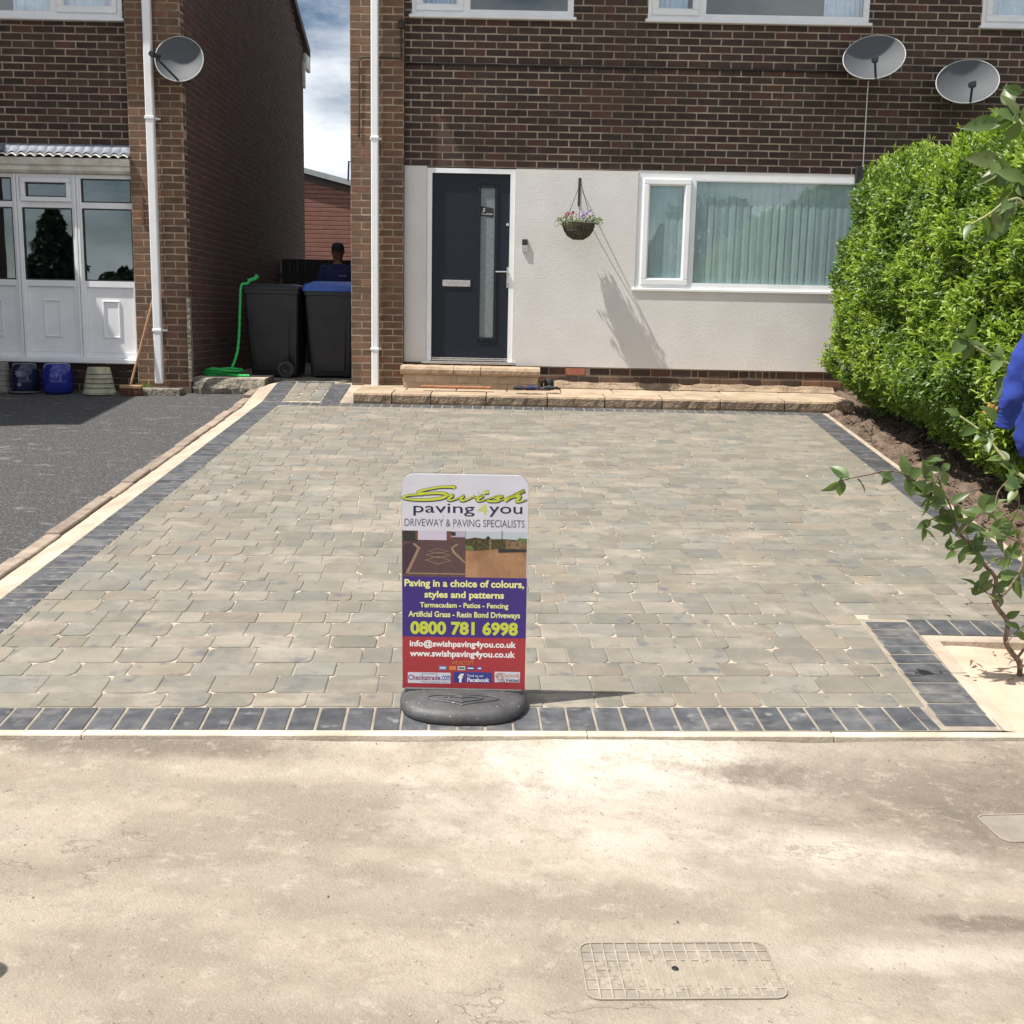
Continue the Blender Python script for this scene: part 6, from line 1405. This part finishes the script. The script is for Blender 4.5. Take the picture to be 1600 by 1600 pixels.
# ================================================================== LITTER on sand bed / soil
mb = MB()
for i in range(26):
    x = R.uniform(1.98, 2.6); y = R.uniform(fy(x)+.08, 4.85); vv, ff = leaf_verts(R.uniform(.02, .05), R.uniform(.008, .02), .4, .5); Mx = Matrix.Translation((x, y, gz(y)-.016)) @ Matrix.Rotation(R.uniform(0, 6), 4, 'Z'); mb.add([Mx @ Vector(v)+Vector((0, 0, .004)) for v in vv], ff)
o = mb.obj('leaf_litter', M['bark'], kind='stuff'); o['label'] = 'small dry brown leaves scattered on the pink sand bed'; o['category'] = 'litter'
cl = MB()
for i in range(420):
    y = R.uniform(5.3, 11.3); x = oright(y)+.08+abs(R.gauss(0, .28)); s = R.uniform(.008, .032); z = gz(y)+.0
    v = [Vector((x, y, z))+Vector((R.uniform(.7, 1.2)*s*a, R.uniform(.7, 1.2)*s*b, R.uniform(.6, 1.1)*s*c*.7)) for a, b, c in ((1, 0, 0), (0, 1, 0), (-1, 0, 0), (0, -1, 0), (0, 0, 1), (0, 0, -1))]; cl.add(v, [(0, 1, 4), (1, 2, 4), (2, 3, 4), (3, 0, 4), (1, 0, 5), (2, 1, 5), (3, 2, 5), (0, 3, 5)])
o = cl.obj('soil_clods', M['soil'], kind='stuff'); o['label'] = 'crumbly brown soil clods at the foot of the hedge'; o['category'] = 'soil'
# ================================================================== ACROSS THE STREET (seen in the window reflections)
def far_tree(x, y, h, r, label, conifer=False):
    t = thing('garden_tree', label, 'tree', (x, y, -.3)); mb = MB(); mb.tube([(x, y, -.3), (x+.1, y, h*.4), (x, y+.1, h*.85)], [.2, .13, .03], 8); mb.obj('trunk', M['bark'], t)
    n = 6000; a = NP.uniform(0, 2*pi, n); u = NP.uniform(0, 1, n)
    if conifer: z = h*(.15+.85*u); rr = r*(1-u)**.8*(.55+.45*NP.uniform(0, 1, n)**.5)*(1+.25*np.sin(u*38)); P = np.stack([x+rr*np.cos(a), y+rr*np.sin(a), z], 1)
    else:
        v = NP.normal(0, 1, (n, 3)); v /= np.linalg.norm(v, axis=1)[:, None]; rad = r*NP.uniform(.5, 1, n)**.4; lump = np.array([1+.35*noise.noise(Vector(q*2.1)+Vector((x, y, 0))) for q in v]); P = np.array([x, y, h*.62])+v*(rad*lump)[:, None]*np.array([1, 1, .75*h*.38/r*1.0])
    Nn = P-np.array([x, y, h*.5]); Nn /= np.linalg.norm(Nn, axis=1)[:, None]; o = leaf_mass(P, Nn, .26, .16, .8, 0, M['crown_dark'], 'crown', t); return t
far_tree(-15.4, -13, 4.7, 1.4, 'dark conifer across the street reflected in the porch glass', True)
far_tree(-13.0, -13, 2.9, .9, 'rounded garden tree across the street near the conifer'); far_tree(7.0, -16, 6.2, 2.2, 'broad leafy tree across the street opposite the large window'); far_tree(11.5, -16, 5.4, 2.0, 'smaller leafy tree across the street at its right')
bg_ = thing('bungalow', 'low brick bungalow with tiled roof across the street', 'house', (-3, -24, -.3))
mb = MB(); mb.box(-14, 12, -28, -21, -.3, 2.3); mb.obj('wall', M['brick_tan'], bg_)
mb = MB(); mb.add([(-14.5, -20.6, 2.25), (12.5, -20.6, 2.25), (12.5, -28.4, 2.25), (-14.5, -28.4, 2.25), (-12, -24.5, 4.2), (10, -24.5, 4.2)], [(0, 1, 5, 4), (1, 2, 5), (2, 3, 4, 5), (3, 0, 4), (0, 3, 2, 1)]); mb.obj('roof', M['roof'], bg_)
for x in (-11, -5, 4): mb = MB(); mb.box(x, x+2.2, -20.99, -20.9, .6, 1.9); mb.obj('window', M['upvc'], bg_)

# ================================================================== UNSEEN BOLLARD added beyond the left edge to cast the small shadow
bo_ = thing('shadow_bollard', 'unseen round topped black post added beyond the left edge to cast a shadow', 'shadow_bollard', (-1.585, 2.28, -.1))
mb = MB(); mb.lathe([(.06, 0), (.06, .62), (.056, .66), (.04, .70), (.0, .715)], 18, Matrix.Translation((-1.585, 2.28, -.1)), cap=False); mb.obj('post', M['black'], bo_, smooth=True)
mb = MB(); mb.lathe([(.0612, .5), (.0612, .56)], 18, Matrix.Translation((-1.585, 2.28, -.1)), cap=False); mb.obj('reflective_band', M['upvc'], bo_)
